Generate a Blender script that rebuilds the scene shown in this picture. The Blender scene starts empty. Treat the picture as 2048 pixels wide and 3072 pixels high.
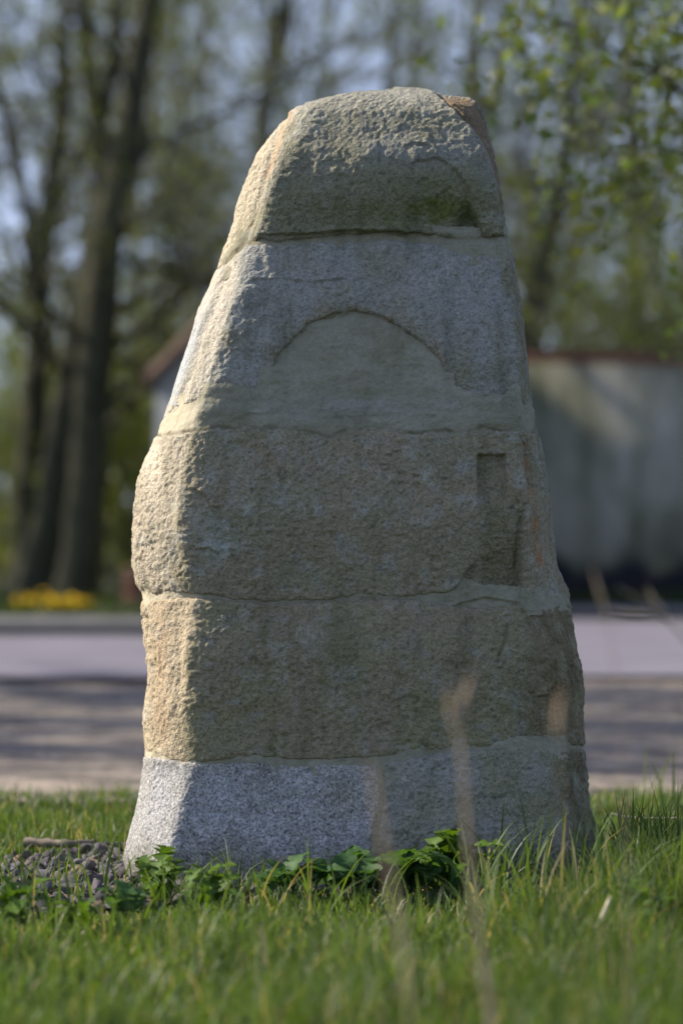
import bpy, math, random
import numpy as np
from mathutils import Vector, Matrix

random.seed(7)
rs = np.random.RandomState(11)
S = bpy.context.scene
COL = S.collection

# ------------------------------------------------------------------ camera
F = 11900.0            # focal length in photo pixels (3072 px tall frame)
CAMH = 0.96
cd = bpy.data.cameras.new('camera')
cam = bpy.data.objects.new('camera', cd)
COL.objects.link(cam)
cam.location = (0, 0, CAMH)
cam.rotation_euler = (math.radians(90), 0, 0)
cd.sensor_fit = 'VERTICAL'
cd.sensor_height = 37.7
cd.lens = F / 3072 * 37.7
cd.clip_start = 0.1
cd.clip_end = 2000
cd.dof.use_dof = True
cd.dof.focus_distance = 10.06
cd.dof.aperture_fstop = 2.3
S.camera = cam

# ------------------------------------------------------------------ light
SUN = Vector((-0.80, 0.235, 0.60)).normalized()
el = math.asin(SUN.z)
az = math.atan2(SUN.x, SUN.y)
w = bpy.data.worlds.new('World')
S.world = w
w.use_nodes = True
nt = w.node_tree
bg = nt.nodes['Background']
sky = nt.nodes.new('ShaderNodeTexSky')
sky.sky_type = 'NISHITA'
sky.sun_disc = False
sky.sun_elevation = el
sky.sun_rotation = az
sky.air_density = 1.3
sky.dust_density = 0.5
sky.ozone_density = 3.0
tint = nt.nodes.new('ShaderNodeMix')
tint.data_type = 'RGBA'
tint.blend_type = 'MULTIPLY'
tint.inputs[0].default_value = 1.0
tint.inputs[7].default_value = (1.27, 1.0, 1.02, 1)
nt.links.new(sky.outputs[0], tint.inputs[6])
nt.links.new(tint.outputs[2], bg.inputs[0])
bg.inputs[1].default_value = 0.115
# clear spring air: the band just above the horizon takes the colour of the sky a little higher up
tcw = nt.nodes.new('ShaderNodeTexCoord')
mpw = nt.nodes.new('ShaderNodeMapping')
mpw.inputs['Location'].default_value = (0, 0, 0.17)
nt.links.new(tcw.outputs['Generated'], mpw.inputs[0])
nt.links.new(mpw.outputs[0], sky.inputs[0])
ld = bpy.data.lights.new('sun', 'SUN')
ld.energy = 3.9
ld.angle = math.radians(0.9)
ld.color = (1.0, 0.91, 0.80)
so = bpy.data.objects.new('sun', ld)
COL.objects.link(so)
so.rotation_euler = SUN.to_track_quat('Z', 'Y').to_euler()
so.location = (-30, 10, 30)
S.view_settings.view_transform = 'Standard'
S.view_settings.look = 'None'
S.view_settings.exposure = 1.08
S.view_settings.gamma = 1.0
S.view_settings.use_curve_mapping = False
S.render.engine = 'CYCLES'
S.cycles.use_denoising = True
S.cycles.max_bounces = 6
S.cycles.transparent_max_bounces = 8

# ------------------------------------------------------------------ helpers
def at(px, py, d):
    """photo pixel at distance d -> world point"""
    return Vector(((px - 1024) / F * d, d, CAMH - (py - 1536) / F * d))

def atd(dx, dy, d):
    return at(dx * 1.30612, dy * 1.30612, d)

def link(name, me, mat=None, parent=None, kind=None, label=None, cat=None, group=None):
    o = bpy.data.objects.new(name, me)
    COL.objects.link(o)
    if mat is not None and me is not None:
        me.materials.clear()
        me.materials.append(mat)
    if parent is not None:
        o.parent = parent
    tag(o, label, cat, group, kind)
    return o

def tag(o, label=None, cat=None, group=None, kind=None):
    if label: o['label'] = label
    if cat: o['category'] = cat
    if group: o['group'] = group
    if kind: o['kind'] = kind
    return o

def thing(name, loc, label, cat, group=None, rz=0.0):
    o = bpy.data.objects.new(name, None)
    COL.objects.link(o)
    o.empty_display_size = 0.1
    o.location = loc
    o.rotation_euler = (0, 0, rz)
    return tag(o, label, cat, group)

def copy_tree(o, parent=None):
    c = o.copy()
    COL.objects.link(c)
    if parent is not None:
        c.parent = parent
    for ch in o.children:
        copy_tree(ch, c)
    return c

def npmesh(name, V, faces, sizes=None, smooth=False, cols=None):
    """V (n,3); faces: (m,k) array or flat index list with sizes"""
    V = np.asarray(V, dtype=np.float32)
    me = bpy.data.meshes.new(name)
    if sizes is None:
        faces = np.asarray(faces, dtype=np.int32)
        m, k = faces.shape
        flat = faces.ravel()
        starts = np.arange(m, dtype=np.int32) * k
        tot = m * k
    else:
        flat = np.asarray(faces, dtype=np.int32)
        sizes = np.asarray(sizes, dtype=np.int32)
        m = len(sizes)
        starts = np.concatenate(([0], np.cumsum(sizes)[:-1])).astype(np.int32)
        tot = len(flat)
    me.vertices.add(len(V))
    me.vertices.foreach_set('co', V.ravel())
    me.loops.add(tot)
    me.loops.foreach_set('vertex_index', flat)
    me.polygons.add(m)
    me.polygons.foreach_set('loop_start', starts)
    if smooth:
        me.polygons.foreach_set('use_smooth', np.ones(m, dtype=bool))
    if cols is not None:
        a = me.color_attributes.new('tint', 'FLOAT_COLOR', 'POINT')
        c = np.ones((len(V), 4), dtype=np.float32)
        c[:, :np.asarray(cols).shape[-1]] = cols
        a.data.foreach_set('color', c.ravel())
    me.update(calc_edges=True)
    me.validate()
    return me

def _hash(i, j, k, seed):
    h = (i * 374761393 + j * 668265263 + k * 2147483647 + seed * 1274126177) & 0xFFFFFFFF
    h = ((h ^ (h >> 13)) * 1274126177) & 0xFFFFFFFF
    h = ((h ^ (h >> 16)) * 2246822519) & 0xFFFFFFFF
    return ((h ^ (h >> 15)) & 0xFFFFFF) / float(0xFFFFFF)

def vnoise(P, scale, seed=0):
    """value noise in -1..1; P (...,3) in metres, scale = feature size"""
    q = np.asarray(P, dtype=np.float64) / scale
    i = np.floor(q).astype(np.int64)
    f = q - i
    f = f * f * f * (f * (f * 6 - 15) + 10)
    r = 0
    for dx in (0, 1):
        for dy in (0, 1):
            for dz in (0, 1):
                wgt = (f[..., 0] if dx else 1 - f[..., 0]) * (f[..., 1] if dy else 1 - f[..., 1]) * (f[..., 2] if dz else 1 - f[..., 2])
                r = r + wgt * _hash(i[..., 0] + dx, i[..., 1] + dy, i[..., 2] + dz, seed)
    return r * 2 - 1

def fbm(P, scale, octs=4, seed=0, gain=0.5):
    r = 0; a = 1; t = 0
    for o in range(octs):
        r = r + a * vnoise(P, scale / (2 ** o) * (1 + 0.07 * o), seed + o * 17)
        t += a
        a *= gain
    return r / t

def sstep(x, a, b):
    t = np.clip((x - a) / (b - a), 0, 1)
    return t * t * (3 - 2 * t)

def gsmooth(a, sig, axis=0, wrap=False):
    r = int(max(1, 3 * sig))
    k = np.exp(-0.5 * (np.arange(-r, r + 1) / sig) ** 2)
    k /= k.sum()
    pad = [(0, 0)] * a.ndim
    pad[axis] = (r, r)
    b = np.pad(a, pad, mode='wrap' if wrap else 'edge')
    out = np.zeros_like(a, dtype=np.float64)
    n = a.shape[axis]
    for i, kk in enumerate(k):
        sl = [slice(None)] * a.ndim
        sl[axis] = slice(i, i + n)
        out += kk * b[tuple(sl)]
    return out

# tubes -------------------------------------------------------------
class Tubes:
    def __init__(s):
        s.V = []; s.Fc = []; s.n = 0
    def add(s, pts, rad, sides=6):
        pts = np.asarray(pts, dtype=np.float64)
        rad = np.asarray(rad, dtype=np.float64)
        n = len(pts)
        T = np.gradient(pts, axis=0)
        T /= (np.linalg.norm(T, axis=1, keepdims=True) + 1e-9)
        ref = np.array([0.0, 1.0, 0.0]) if abs(T[0][1]) < 0.8 else np.array([1.0, 0, 0])
        A = np.cross(T, ref); A /= (np.linalg.norm(A, axis=1, keepdims=True) + 1e-9)
        B = np.cross(T, A)
        ang = np.linspace(0, 2 * np.pi, sides, endpoint=False)
        ring = (A[:, None, :] * np.cos(ang)[None, :, None] + B[:, None, :] * np.sin(ang)[None, :, None]) * rad[:, None, None] + pts[:, None, :]
        s.V.append(ring.reshape(-1, 3))
        i = np.arange(n - 1)[:, None]; j = np.arange(sides)[None, :]
        a = i * sides + j; b = i * sides + (j + 1) % sides
        s.Fc.append(np.stack([a, b, b + sides, a + sides], axis=-1).reshape(-1, 4) + s.n)
        s.n += n * sides
    def mesh(s, name, smooth=True):
        return npmesh(name, np.concatenate(s.V), np.concatenate(s.Fc), smooth=smooth)

def spline(pts, n):
    pts = np.asarray(pts, dtype=np.float64)
    d = np.concatenate(([0], np.cumsum(np.linalg.norm(np.diff(pts, axis=0), axis=1))))
    t = np.linspace(0, d[-1], n)
    out = np.stack([np.interp(t, d, pts[:, k]) for k in range(3)], axis=1)
    sm = gsmooth(out, max(1.0, n / len(pts) / 3), axis=0)
    sm[0] = out[0]; sm[-1] = out[-1]
    return sm

# ------------------------------------------------------------------ materials
def mat_new(name):
    m = bpy.data.materials.new(name)
    m.use_nodes = True
    return m, m.node_tree, m.node_tree.nodes['Principled BSDF']

def N(nt, typ, **kw):
    n = nt.nodes.new(typ)
    for k, v in kw.items():
        setattr(n, k, v)
    return n

def noise_node(nt, scale, detail=4, rough=0.6, vec=None):
    n = N(nt, 'ShaderNodeTexNoise')
    n.inputs['Scale'].default_value = scale
    n.inputs['Detail'].default_value = detail
    n.inputs['Roughness'].default_value = rough
    if vec is None:
        tc = N(nt, 'ShaderNodeTexCoord')
        vec = tc.outputs['Object']
    nt.links.new(vec, n.inputs['Vector'])
    return n

def ramp(nt, src, stops):
    r = N(nt, 'ShaderNodeValToRGB')
    e = r.color_ramp.elements
    while len(e) < len(stops):
        e.new(0.5)
    for i, (p, c) in enumerate(stops):
        e[i].position = p
        e[i].color = (c[0], c[1], c[2], 1) if hasattr(c, '__len__') else (c, c, c, 1)
    nt.links.new(src, r.inputs[0])
    return r

def mixc(nt, typ, fac, a, b):
    m = N(nt, 'ShaderNodeMix', data_type='RGBA', blend_type=typ)
    for sock, v in ((0, fac), (6, a), (7, b)):
        if hasattr(v, 'default_value'):
            nt.links.new(v, m.inputs[sock])
        elif hasattr(v, '__len__'):
            m.inputs[sock].default_value = (v[0], v[1], v[2], 1)
        else:
            m.inputs[sock].default_value = v
    return m.outputs[2]

def bump(nt, bs, h, strength, dist, prev=None):
    b = N(nt, 'ShaderNodeBump')
    b.inputs['Strength'].default_value = strength
    b.inputs['Distance'].default_value = dist
    nt.links.new(h, b.inputs['Height'])
    if prev is not None:
        nt.links.new(prev, b.inputs['Normal'])
    if bs is not None:
        nt.links.new(b.outputs[0], bs.inputs['Normal'])
    return b.outputs[0]

def m_stone(name, speck=0.5, grain=330, bump_s=0.6, rough=0.9, smoothish=False):
    m, nt, bs = mat_new(name)
    at_ = N(nt, 'ShaderNodeAttribute', attribute_name='tint')
    n1 = noise_node(nt, grain, 2, 0.7)
    n2 = noise_node(nt, grain * 0.42, 3, 0.65)
    r1 = ramp(nt, n1.outputs[0], [(0.30, 1 - speck), (0.45, 1 - speck * 0.25), (0.56, 1.0), (0.72, 1 + speck * 0.55)])
    r2 = ramp(nt, n2.outputs[0], [(0.3, 1 - speck * 0.45), (0.7, 1 + speck * 0.35)])
    c = mixc(nt, 'MULTIPLY', at_.outputs['Alpha'], at_.outputs['Color'], r1.outputs[0])
    c = mixc(nt, 'MULTIPLY', 1.0, c, r2.outputs[0])
    nt.links.new(c, bs.inputs['Base Color'])
    bs.inputs['Roughness'].default_value = rough
    bs.inputs['Specular IOR Level'].default_value = 0.25
    b1 = bump(nt, None, n2.outputs[0], bump_s, 0.012)
    bump(nt, bs, n1.outputs[0], bump_s, 0.006, b1)
    return m

def m_simple(name, stops, scale=5, rough=0.85, bs_=0.0, bd=0.01, detail=5, spec=0.3):
    m, nt, bs = mat_new(name)
    n = noise_node(nt, scale, detail, 0.62)
    r = ramp(nt, n.outputs[0], stops)
    nt.links.new(r.outputs[0], bs.inputs['Base Color'])
    bs.inputs['Roughness'].default_value = rough
    bs.inputs['Specular IOR Level'].default_value = spec
    if bs_:
        bump(nt, bs, n.outputs[0], bs_, bd)
    return m

def m_leaf(name, col=None, trans=0.45, rough=0.5, use_tint=True, tr_col=None, spec=0.35):
    m, nt, bs = mat_new(name)
    out = nt.nodes['Material Output']
    if use_tint:
        a = N(nt, 'ShaderNodeAttribute', attribute_name='tint')
        c = a.outputs['Color']
    else:
        n = noise_node(nt, 30, 3)
        c = ramp(nt, n.outputs[0], [(0.3, [v * 0.7 for v in col]), (0.7, [v * 1.3 for v in col])]).outputs[0]
    nt.links.new(c, bs.inputs['Base Color'])
    bs.inputs['Roughness'].default_value = rough
    bs.inputs['Specular IOR Level'].default_value = spec
    t = N(nt, 'ShaderNodeBsdfTranslucent')
    cc = mixc(nt, 'MULTIPLY', 1.0, c, tr_col or (1.5, 1.5, 0.55))
    nt.links.new(cc, t.inputs[0])
    mx = N(nt, 'ShaderNodeMixShader')
    mx.inputs[0].default_value = trans
    nt.links.new(bs.outputs[0], mx.inputs[1])
    nt.links.new(t.outputs[0], mx.inputs[2])
    nt.links.new(mx.outputs[0], out.inputs[0])
    return m

M = {}
M['stone'] = m_stone('weathered_granite', 0.40, 165, 0.7)
M['granite'] = m_stone('grey_granite', 0.8, 170, 0.5)
M['mortar'] = m_stone('lime_mortar', 0.16, 150, 0.35, 0.95)
M['pebble'] = m_stone('gravel_stone', 0.3, 120, 0.4)
M['grass'] = m_leaf('grass_blade', trans=0.42)
M['weed'] = m_leaf('weed_leaf', trans=0.35, rough=0.6, spec=0.2)
M['leaf'] = m_leaf('young_leaf', trans=0.5)
M['bark'] = m_simple('bark', [(0.3, (0.030, 0.031, 0.016)), (0.6, (0.055, 0.055, 0.028)), (0.8, (0.08, 0.078, 0.042))], 9, 0.95, 0.6, 0.02)
M['bark_pale'] = m_simple('bark_pale', [(0.3, (0.08, 0.078, 0.06)), (0.7, (0.17, 0.16, 0.13))], 9, 0.95)
M['twig'] = m_simple('twig', [(0.3, (0.048, 0.052, 0.042)), (0.7, (0.095, 0.10, 0.085))], 3, 0.9)
M['dry'] = m_simple('dry_stem', [(0.3, (0.24, 0.185, 0.11)), (0.7, (0.40, 0.31, 0.20))], 30, 0.8)
M['asphalt'] = m_simple('asphalt', [(0.3, (0.115, 0.105, 0.115)), (0.7, (0.20, 0.182, 0.198))], 1.3, 0.9, 0.1, 0.01, 8)
M['kerb'] = m_simple('kerb_concrete', [(0.3, (0.09, 0.09, 0.085)), (0.7, (0.17, 0.165, 0.155))], 6, 0.9, 0.2, 0.01)
M['plaster'] = None
M['tile'] = m_simple('clay_tile', [(0.3, (0.11, 0.08, 0.055)), (0.7, (0.18, 0.12, 0.085))], 7, 0.9, 0.2, 0.01)
M['brick'] = m_simple('red_brick', [(0.3, (0.17, 0.075, 0.045)), (0.7, (0.28, 0.13, 0.08))], 12, 0.9, 0.2, 0.01)
M['limewash'] = m_simple('limewash', [(0.3, (0.30, 0.31, 0.29)), (0.7, (0.45, 0.45, 0.42))], 3, 0.9, 0.2, 0.01)
M['wood'] = m_simple('old_board', [(0.3, (0.10, 0.08, 0.06)), (0.7, (0.2, 0.16, 0.12))], 8, 0.9)
M['yellow'] = m_leaf('yellow_petal', (0.85, 0.62, 0.015), 0.3, 0.6, use_tint=False, tr_col=(1, 1, 1))
M['stick'] = m_simple('dead_wood', [(0.3, (0.11, 0.09, 0.06)), (0.7, (0.25, 0.21, 0.15))], 40, 0.9)
M['straw'] = m_simple('straw', [(0.3, (0.45, 0.38, 0.22)), (0.7, (0.7, 0.62, 0.42))], 40, 0.6)

# wall render: damp stains, blue-black foot with an uneven top
def wall_mat():
    m, nt, bs = mat_new('stained_render')
    tc = N(nt, 'ShaderNodeTexCoord')
    mp = N(nt, 'ShaderNodeMapping')
    mp.inputs['Scale'].default_value = (1.0, 1.0, 0.35)
    nt.links.new(tc.outputs['Object'], mp.inputs[0])
    n = noise_node(nt, 2.2, 6, 0.6, mp.outputs[0])
    r = ramp(nt, n.outputs[0], [(0.36, (0.12, 0.125, 0.065)), (0.48, (0.24, 0.235, 0.155)), (0.60, (0.37, 0.355, 0.26))])
    n2 = noise_node(nt, 1.6, 5, 0.6)
    sx = N(nt, 'ShaderNodeSeparateXYZ')
    nt.links.new(tc.outputs['Object'], sx.inputs[0])
    ad = N(nt, 'ShaderNodeMath', operation='MULTIPLY_ADD')
    nt.links.new(n2.outputs[0], ad.inputs[0]); ad.inputs[1].default_value = 0.9
    nt.links.new(sx.outputs[2], ad.inputs[2])
    r2 = ramp(nt, ad.outputs[0], [(0.84, 0.0), (0.98, 1.0)])
    c = mixc(nt, 'MIX', r2.outputs[0], (0.022, 0.027, 0.037), r.outputs[0])
    nt.links.new(c, bs.inputs['Base Color'])
    bs.inputs['Roughness'].default_value = 0.9
    bump(nt, bs, n.outputs[0], 0.4, 0.02)
    return m
M['plaster'] = wall_mat()

def ground_mat(name, stops, scale, scale2, stops2, b=0.4, bd=0.02):
    m, nt, bs = mat_new(name)
    n = noise_node(nt, scale, 8, 0.65)
    r = ramp(nt, n.outputs[0], stops)
    n2 = noise_node(nt, scale2, 6, 0.65)
    r2 = ramp(nt, n2.outputs[0], stops2)
    c = mixc(nt, 'MULTIPLY', 1.0, r.outputs[0], r2.outputs[0])
    nt.links.new(c, bs.inputs['Base Color'])
    bs.inputs['Roughness'].default_value = 0.95
    bs.inputs['Specular IOR Level'].default_value = 0.15
    bump(nt, bs, n2.outputs[0], b, bd)
    return m
M['soil'] = ground_mat('soil', [(0.35, (0.035, 0.045, 0.015)), (0.6, (0.06, 0.065, 0.025))], 3, 40, [(0.3, 0.6), (0.7, 1.3)])
M['dirt'] = ground_mat('packed_dirt', [(0.36, (0.12, 0.105, 0.085)), (0.62, (0.33, 0.275, 0.20))], 2.2, 9, [(0.35, 0.62), (0.65, 1.2)], 0.6, 0.05)

# ------------------------------------------------------------------ ground, dirt, road, kerb
def sheet(name, x0, x1, y0, y1, nx, ny, zf, mat, kind='structure', mask=None):
    xs = np.linspace(x0, x1, nx); ys = np.linspace(y0, y1, ny)
    X, Y = np.meshgrid(xs, ys)
    Z = zf(X, Y)
    V = np.stack([X, Y, Z], -1).reshape(-1, 3)
    i, j = np.meshgrid(np.arange(ny - 1), np.arange(nx - 1), indexing='ij')
    a = (i * nx + j).ravel()
    Fq = np.stack([a, a + 1, a + nx + 1, a + nx], 1)
    if mask is not None:
        c = V[Fq].mean(1)
        Fq = Fq[mask(c[:, 0], c[:, 1])]
    return link(name, npmesh(name, V, Fq, smooth=True), mat, kind=kind)

def P3(X, Y):
    return np.stack([X, Y, np.zeros_like(X)], -1)

sheet('ground', -500, 500, -300, 900, 3, 3, lambda X, Y: X * 0 - 0.03, M['soil'])
def zlawn(X, Y):
    return 0.012 * fbm(P3(X, Y), 0.9, 3, 5) + 0.0
sheet('lawn_soil', -6, 6, 1.5, 13.35, 160, 160, zlawn, M['soil'])
def zdirt(X, Y):
    p = P3(X * 0.25, Y)
    return -0.004 + 0.035 * fbm(p, 0.7, 4, 9) + 0.012 * fbm(P3(X, Y), 0.12, 2, 4) - 0.0
sheet('dirt_track', -14, 14, 12.9, 23.6, 240, 300, zdirt, M['dirt'])

def road_far(X):
    return np.interp(X, [-0.4, 1.35], [30.5, 34.7])
rx = np.linspace(-40, 40, 400)
V = np.concatenate([np.stack([rx, 22.6 + 0.5 * fbm(P3(rx, rx * 0), 2.2, 3, 3), rx * 0 + 0.022], 1), np.stack([rx, road_far(rx), rx * 0 + 0.022], 1)])
n = len(rx)
i = np.arange(n - 1)
link('road', npmesh('road', V, np.stack([i, i + 1, i + 1 + n, i + n], 1)), M['asphalt'], kind='structure')
# kerb following the far edge
def strip(name, off0, off1, z0, z1, mat, kind='structure'):
    k = np.stack([rx, road_far(rx)], 1)
    a = np.stack([k[:, 0], k[:, 1] + off0, rx * 0 + z0], 1)
    b = np.stack([k[:, 0], k[:, 1] + off0 + 0.006, rx * 0 + z1], 1)
    c = np.stack([k[:, 0], k[:, 1] + off1, rx * 0 + z1], 1)
    d = np.stack([k[:, 0], k[:, 1] + off1, rx * 0 + z0], 1)
    V = np.concatenate([a, b, c, d])
    fs = [np.stack([i + q * n, i + 1 + q * n, i + 1 + (q + 1) * n, i + (q + 1) * n], 1) for q in range(3)]
    return link(name, npmesh(name, V, np.concatenate(fs)), mat, kind=kind)
M['foot'] = m_simple('dark_kerb_face', [(0.3, (0.018, 0.019, 0.016)), (0.7, (0.04, 0.04, 0.034))], 6, 0.9)  # near-black tone for the front face of the kerb
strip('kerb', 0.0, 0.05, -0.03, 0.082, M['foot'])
strip('pavement', 0.054, 2.7, -0.03, 0.088, M['kerb'])

jt = Tubes()
for k in range(-9, 10):
    x = k * 1.0 + 0.3; y = float(road_far(np.array(x)))
    jt.add([(x, y - 0.004, 0.0), (x, y - 0.004, 0.09), (x, y + 0.25, 0.09)], [0.008] * 3, 4)
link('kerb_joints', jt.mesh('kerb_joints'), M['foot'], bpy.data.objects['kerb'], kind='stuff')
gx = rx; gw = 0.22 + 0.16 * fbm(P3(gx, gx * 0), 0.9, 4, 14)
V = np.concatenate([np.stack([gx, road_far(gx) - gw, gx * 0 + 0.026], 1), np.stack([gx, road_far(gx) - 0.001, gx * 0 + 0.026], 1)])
i = np.arange(n - 1)
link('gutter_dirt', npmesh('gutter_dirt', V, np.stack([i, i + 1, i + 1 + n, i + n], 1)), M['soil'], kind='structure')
def zverge(X, Y):
    return 0.095 + 0.05 * fbm(P3(X, Y), 2.5, 3, 6)
sheet('verge', -30, 30, 32.2, 75, 90, 90, zverge, M['soil'], mask=lambda x, y: y > road_far(x) + 2.1)
# ------------------------------------------------------------------ the monument
K = 1.30612
def curve(pts):
    a = np.array(pts, dtype=float)
    return a[:, 0], a[:, 1]
def zc(dy, d=10.0):            # traced outline height -> metres
    return CAMH - (dy * K - 1536) / F * d
def xc(dx, d=10.0):
    return (dx * K - 1024) / F * d

yl_, xl_ = curve([(208, 905), (211, 850), (218, 790), (226, 752), (235, 705), (244, 680), (256, 660), (268, 650), (285, 636), (325, 608), (350, 590), (400, 570), (470, 540), (560, 515), (617, 497), (660, 480), (710, 455), (770, 437), (840, 415), (910, 395), (960, 375), (1000, 359), (1060, 335), (1110, 318), (1160, 311), (1230, 307), (1290, 305), (1340, 312), (1362, 324), (1385, 325), (1430, 322), (1480, 327), (1530, 341), (1590, 338), (1660, 330), (1740, 326), (1800, 318), (1870, 308), (1930, 295), (1975, 287), (2000, 296), (2030, 306), (2120, 320)])
yg_, xg_ = curve([(208, 915), (218, 800), (235, 720), (256, 668), (300, 645), (400, 603), (470, 580), (560, 540), (617, 520), (700, 487), (800, 455), (900, 415), (960, 400), (1060, 372), (1110, 358), (1200, 350), (1300, 345), (1370, 350), (1500, 362), (1600, 368), (1700, 358), (1800, 345), (1930, 330), (2120, 340)])
ye_, xe_ = curve([(208, 925), (218, 815), (235, 750), (256, 715), (300, 695), (400, 655), (470, 630), (560, 585), (617, 565), (690, 545), (800, 508), (900, 478), (990, 448), (1050, 437), (1110, 430), (1200, 430), (1300, 440), (1370, 455), (1400, 455), (1500, 442), (1600, 436), (1740, 432), (1770, 434), (1870, 410), (1940, 395), (2000, 382), (2120, 372)])
yq_, xq_ = curve([(208, 955), (218, 985), (226, 1005), (235, 1030), (260, 1062), (300, 1085), (400, 1115), (500, 1150), (565, 1165), (650, 1178), (800, 1190), (900, 1197), (1000, 1200), (1150, 1206), (1250, 1200), (1370, 1222), (1400, 1230), (1500, 1238), (1700, 1248), (1800, 1262), (1950, 1292), (2120, 1310)])
yr_, xr_ = curve([(208, 965), (212, 985), (219, 1004), (226, 1032), (229, 1068), (238, 1090), (262, 1107), (310, 1125), (380, 1145), (450, 1160), (500, 1168), (560, 1178), (640, 1188), (720, 1200), (800, 1213), (880, 1222), (980, 1235), (1060, 1250), (1150, 1262), (1230, 1268), (1300, 1279), (1340, 1296), (1370, 1309), (1420, 1313), (1500, 1321), (1560, 1335), (1620, 1339), (1700, 1341), (1780, 1346), (1850, 1353), (1920, 1370), (2000, 1385), (2120, 1395)])
yf_, ff_ = curve([(208, 0.40), (214, 0.34), (222, 0.285), (235, 0.235), (260, 0.195), (300, 0.168), (360, 0.140), (450, 0.120), (560, 0.118), (700, 0.090), (900, 0.062), (1000, 0.050), (1180, 0.035), (1380, 0.040), (1600, 0.020), (1760, 0.015), (1900, 0.0), (2120, -0.01)])

rows = np.concatenate([np.linspace(208, 300, 76)[:-1], np.linspace(300, 2110, 800)])   # traced y of each row
NR = len(rows)
def C(yy, xx, s=2.0):
    return gsmooth(np.interp(rows, yy, xx), s)
xl = C(yl_, xl_, 1.2); xg = C(yg_, xg_, 4); xe = C(ye_, xe_, 4); xq = C(yq_, xq_, 4); xr = C(yr_, xr_, 1.2); yf = C(yf_, ff_, 2.5)
thick = np.interp(rows, [208, 225, 300, 900, 2110], [0.05, 0.16, 0.30, 0.50, 0.62])
tl = np.interp(rows, [208, 225, 300, 900, 2110], [0.02, 0.08, 0.15, 0.24, 0.30])
D0 = 10.0
ctrl = []
for (xx, dep) in ((xl, yf + tl), (xg, yf + tl * 0.45), (xe, yf), (xe * 0.66 + xq * 0.34, yf - 0.012), (xe * 0.33 + xq * 0.67, yf - 0.010), (xq, yf + 0.012), (xq * 0.35 + xr * 0.65, yf + tl * 0.42), (xr, yf + tl * 0.95), (xr * 0.85 + xl * 0.15, yf + thick), (xl * 0.8 + xr * 0.2, yf + thick)):
    dd = D0 + dep
    ctrl.append(np.stack([(xx * K - 1024) / F * dd, dd], 1))
ctrl = np.stack(ctrl, 1)                                    # rows, 10, 2
segs = [34, 34, 112, 112, 112, 26, 30, 44, 44, 44]
U = []
for k, nn in enumerate(segs):
    t = (np.arange(nn) / nn)[None, :, None]
    U.append(ctrl[:, k:k + 1, :] * (1 - t) + ctrl[:, (k + 1) % 10:(k + 1) % 10 + 1, :] * t)
U = np.concatenate(U, 1)                                    # rows, NU, 2
NU = U.shape[1]
U_soft = gsmooth(U, 13.0, axis=1, wrap=True)
U = gsmooth(U, 4.0, axis=1, wrap=True)
def fit(Us):        # rounding a corner must not narrow the outline
    p = Us[:, :, 0] / Us[:, :, 1]
    lo, hi = p.min(1, keepdims=True), p.max(1, keepdims=True)
    L, R = ((xl * K - 1024) / F)[:, None], ((xr * K - 1024) / F)[:, None]
    q = L + (p - lo) / (hi - lo) * (R - L)
    out = Us.copy(); out[:, :, 0] = q * Us[:, :, 1]
    return out
wsoft = (1 - sstep(rows, 1745, 1775))[:, None, None]
U = fit(U) * (1 - wsoft) + fit(U_soft) * wsoft
base = np.zeros((NR, NU, 3))
base[:, :, :2] = U
base[:, :, 2] = (CAMH - (rows * K - 1536) / F * D0)[:, None] * np.ones((1, NU))
# keep the traced heights for the depth each column has
base[:, :, 2] = CAMH + (base[:, :, 2] - CAMH) * (base[:, :, 1] / D0) ** 1.0
PX = (base[:, :, 0] / base[:, :, 1] * F + 1024) / K          # traced coordinates of each point
PY = (1536 - (base[:, :, 2] - CAMH) / base[:, :, 1] * F) / K
seg_id = np.concatenate([np.full(nn, k) for k, nn in enumerate(segs)])
front = ((seg_id >= 2) & (seg_id <= 4))[None, :] * np.ones((NR, 1))
front = gsmooth(front, 3, axis=1, wrap=True)
dzu = np.gradient(base, axis=0); duu = (np.roll(base, -1, 1) - np.roll(base, 1, 1))
NRM = np.cross(duu, dzu); NRM /= np.linalg.norm(NRM, axis=-1, keepdims=True) + 1e-12
cen = base.mean(1, keepdims=True)
if ((NRM * (base - cen)).sum(-1).mean()) < 0:
    NRM = -NRM
NRM = gsmooth(gsmooth(NRM, 3, 0), 3, 1, True); NRM /= np.linalg.norm(NRM, axis=-1, keepdims=True) + 1e-12

def J(pts):
    a = np.array(pts, dtype=float)
    def f(px):
        y = np.interp(px, a[:, 0], a[:, 1])
        sl = (np.interp(px + 3, a[:, 0], a[:, 1]) - np.interp(px - 3, a[:, 0], a[:, 1])) / 6
        return y, np.sqrt(1 + np.minimum(sl * sl, 4.0))
    return f
J1u = J([(497, 614), (520, 588), (548, 556), (600, 547), (640, 556), (700, 548), (760, 543), (880, 535), (930, 539), (960, 537), (1040, 545), (1175, 543), (1190, 548)])
J1l = J([(497, 617), (520, 593), (560, 557), (640, 562), (700, 557), (900, 552), (1000, 560), (1050, 578), (1110, 590), (1150, 592), (1185, 580)])
J2u = J([(375, 965), (397, 934), (450, 922), (490, 905), (560, 912), (590, 922), (604, 885), (626, 845), (648, 806), (674, 776), (706, 748), (740, 729), (774, 719), (806, 716), (842, 718), (878, 728), (916, 750), (955, 776), (988, 802), (1012, 832), (1020, 862), (1036, 895), (1042, 912), (1060, 920), (1110, 935), (1160, 928), (1185, 905), (1200, 915), (1240, 960)])
J2l = J([(355, 1003), (375, 998), (440, 990), (500, 979), (540, 986), (560, 975), (600, 985), (640, 980), (700, 988), (760, 1004), (790, 990), (850, 978), (900, 988), (960, 996), (1000, 988), (1060, 990), (1110, 980), (1150, 990), (1200, 985), (1245, 1000)])
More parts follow.
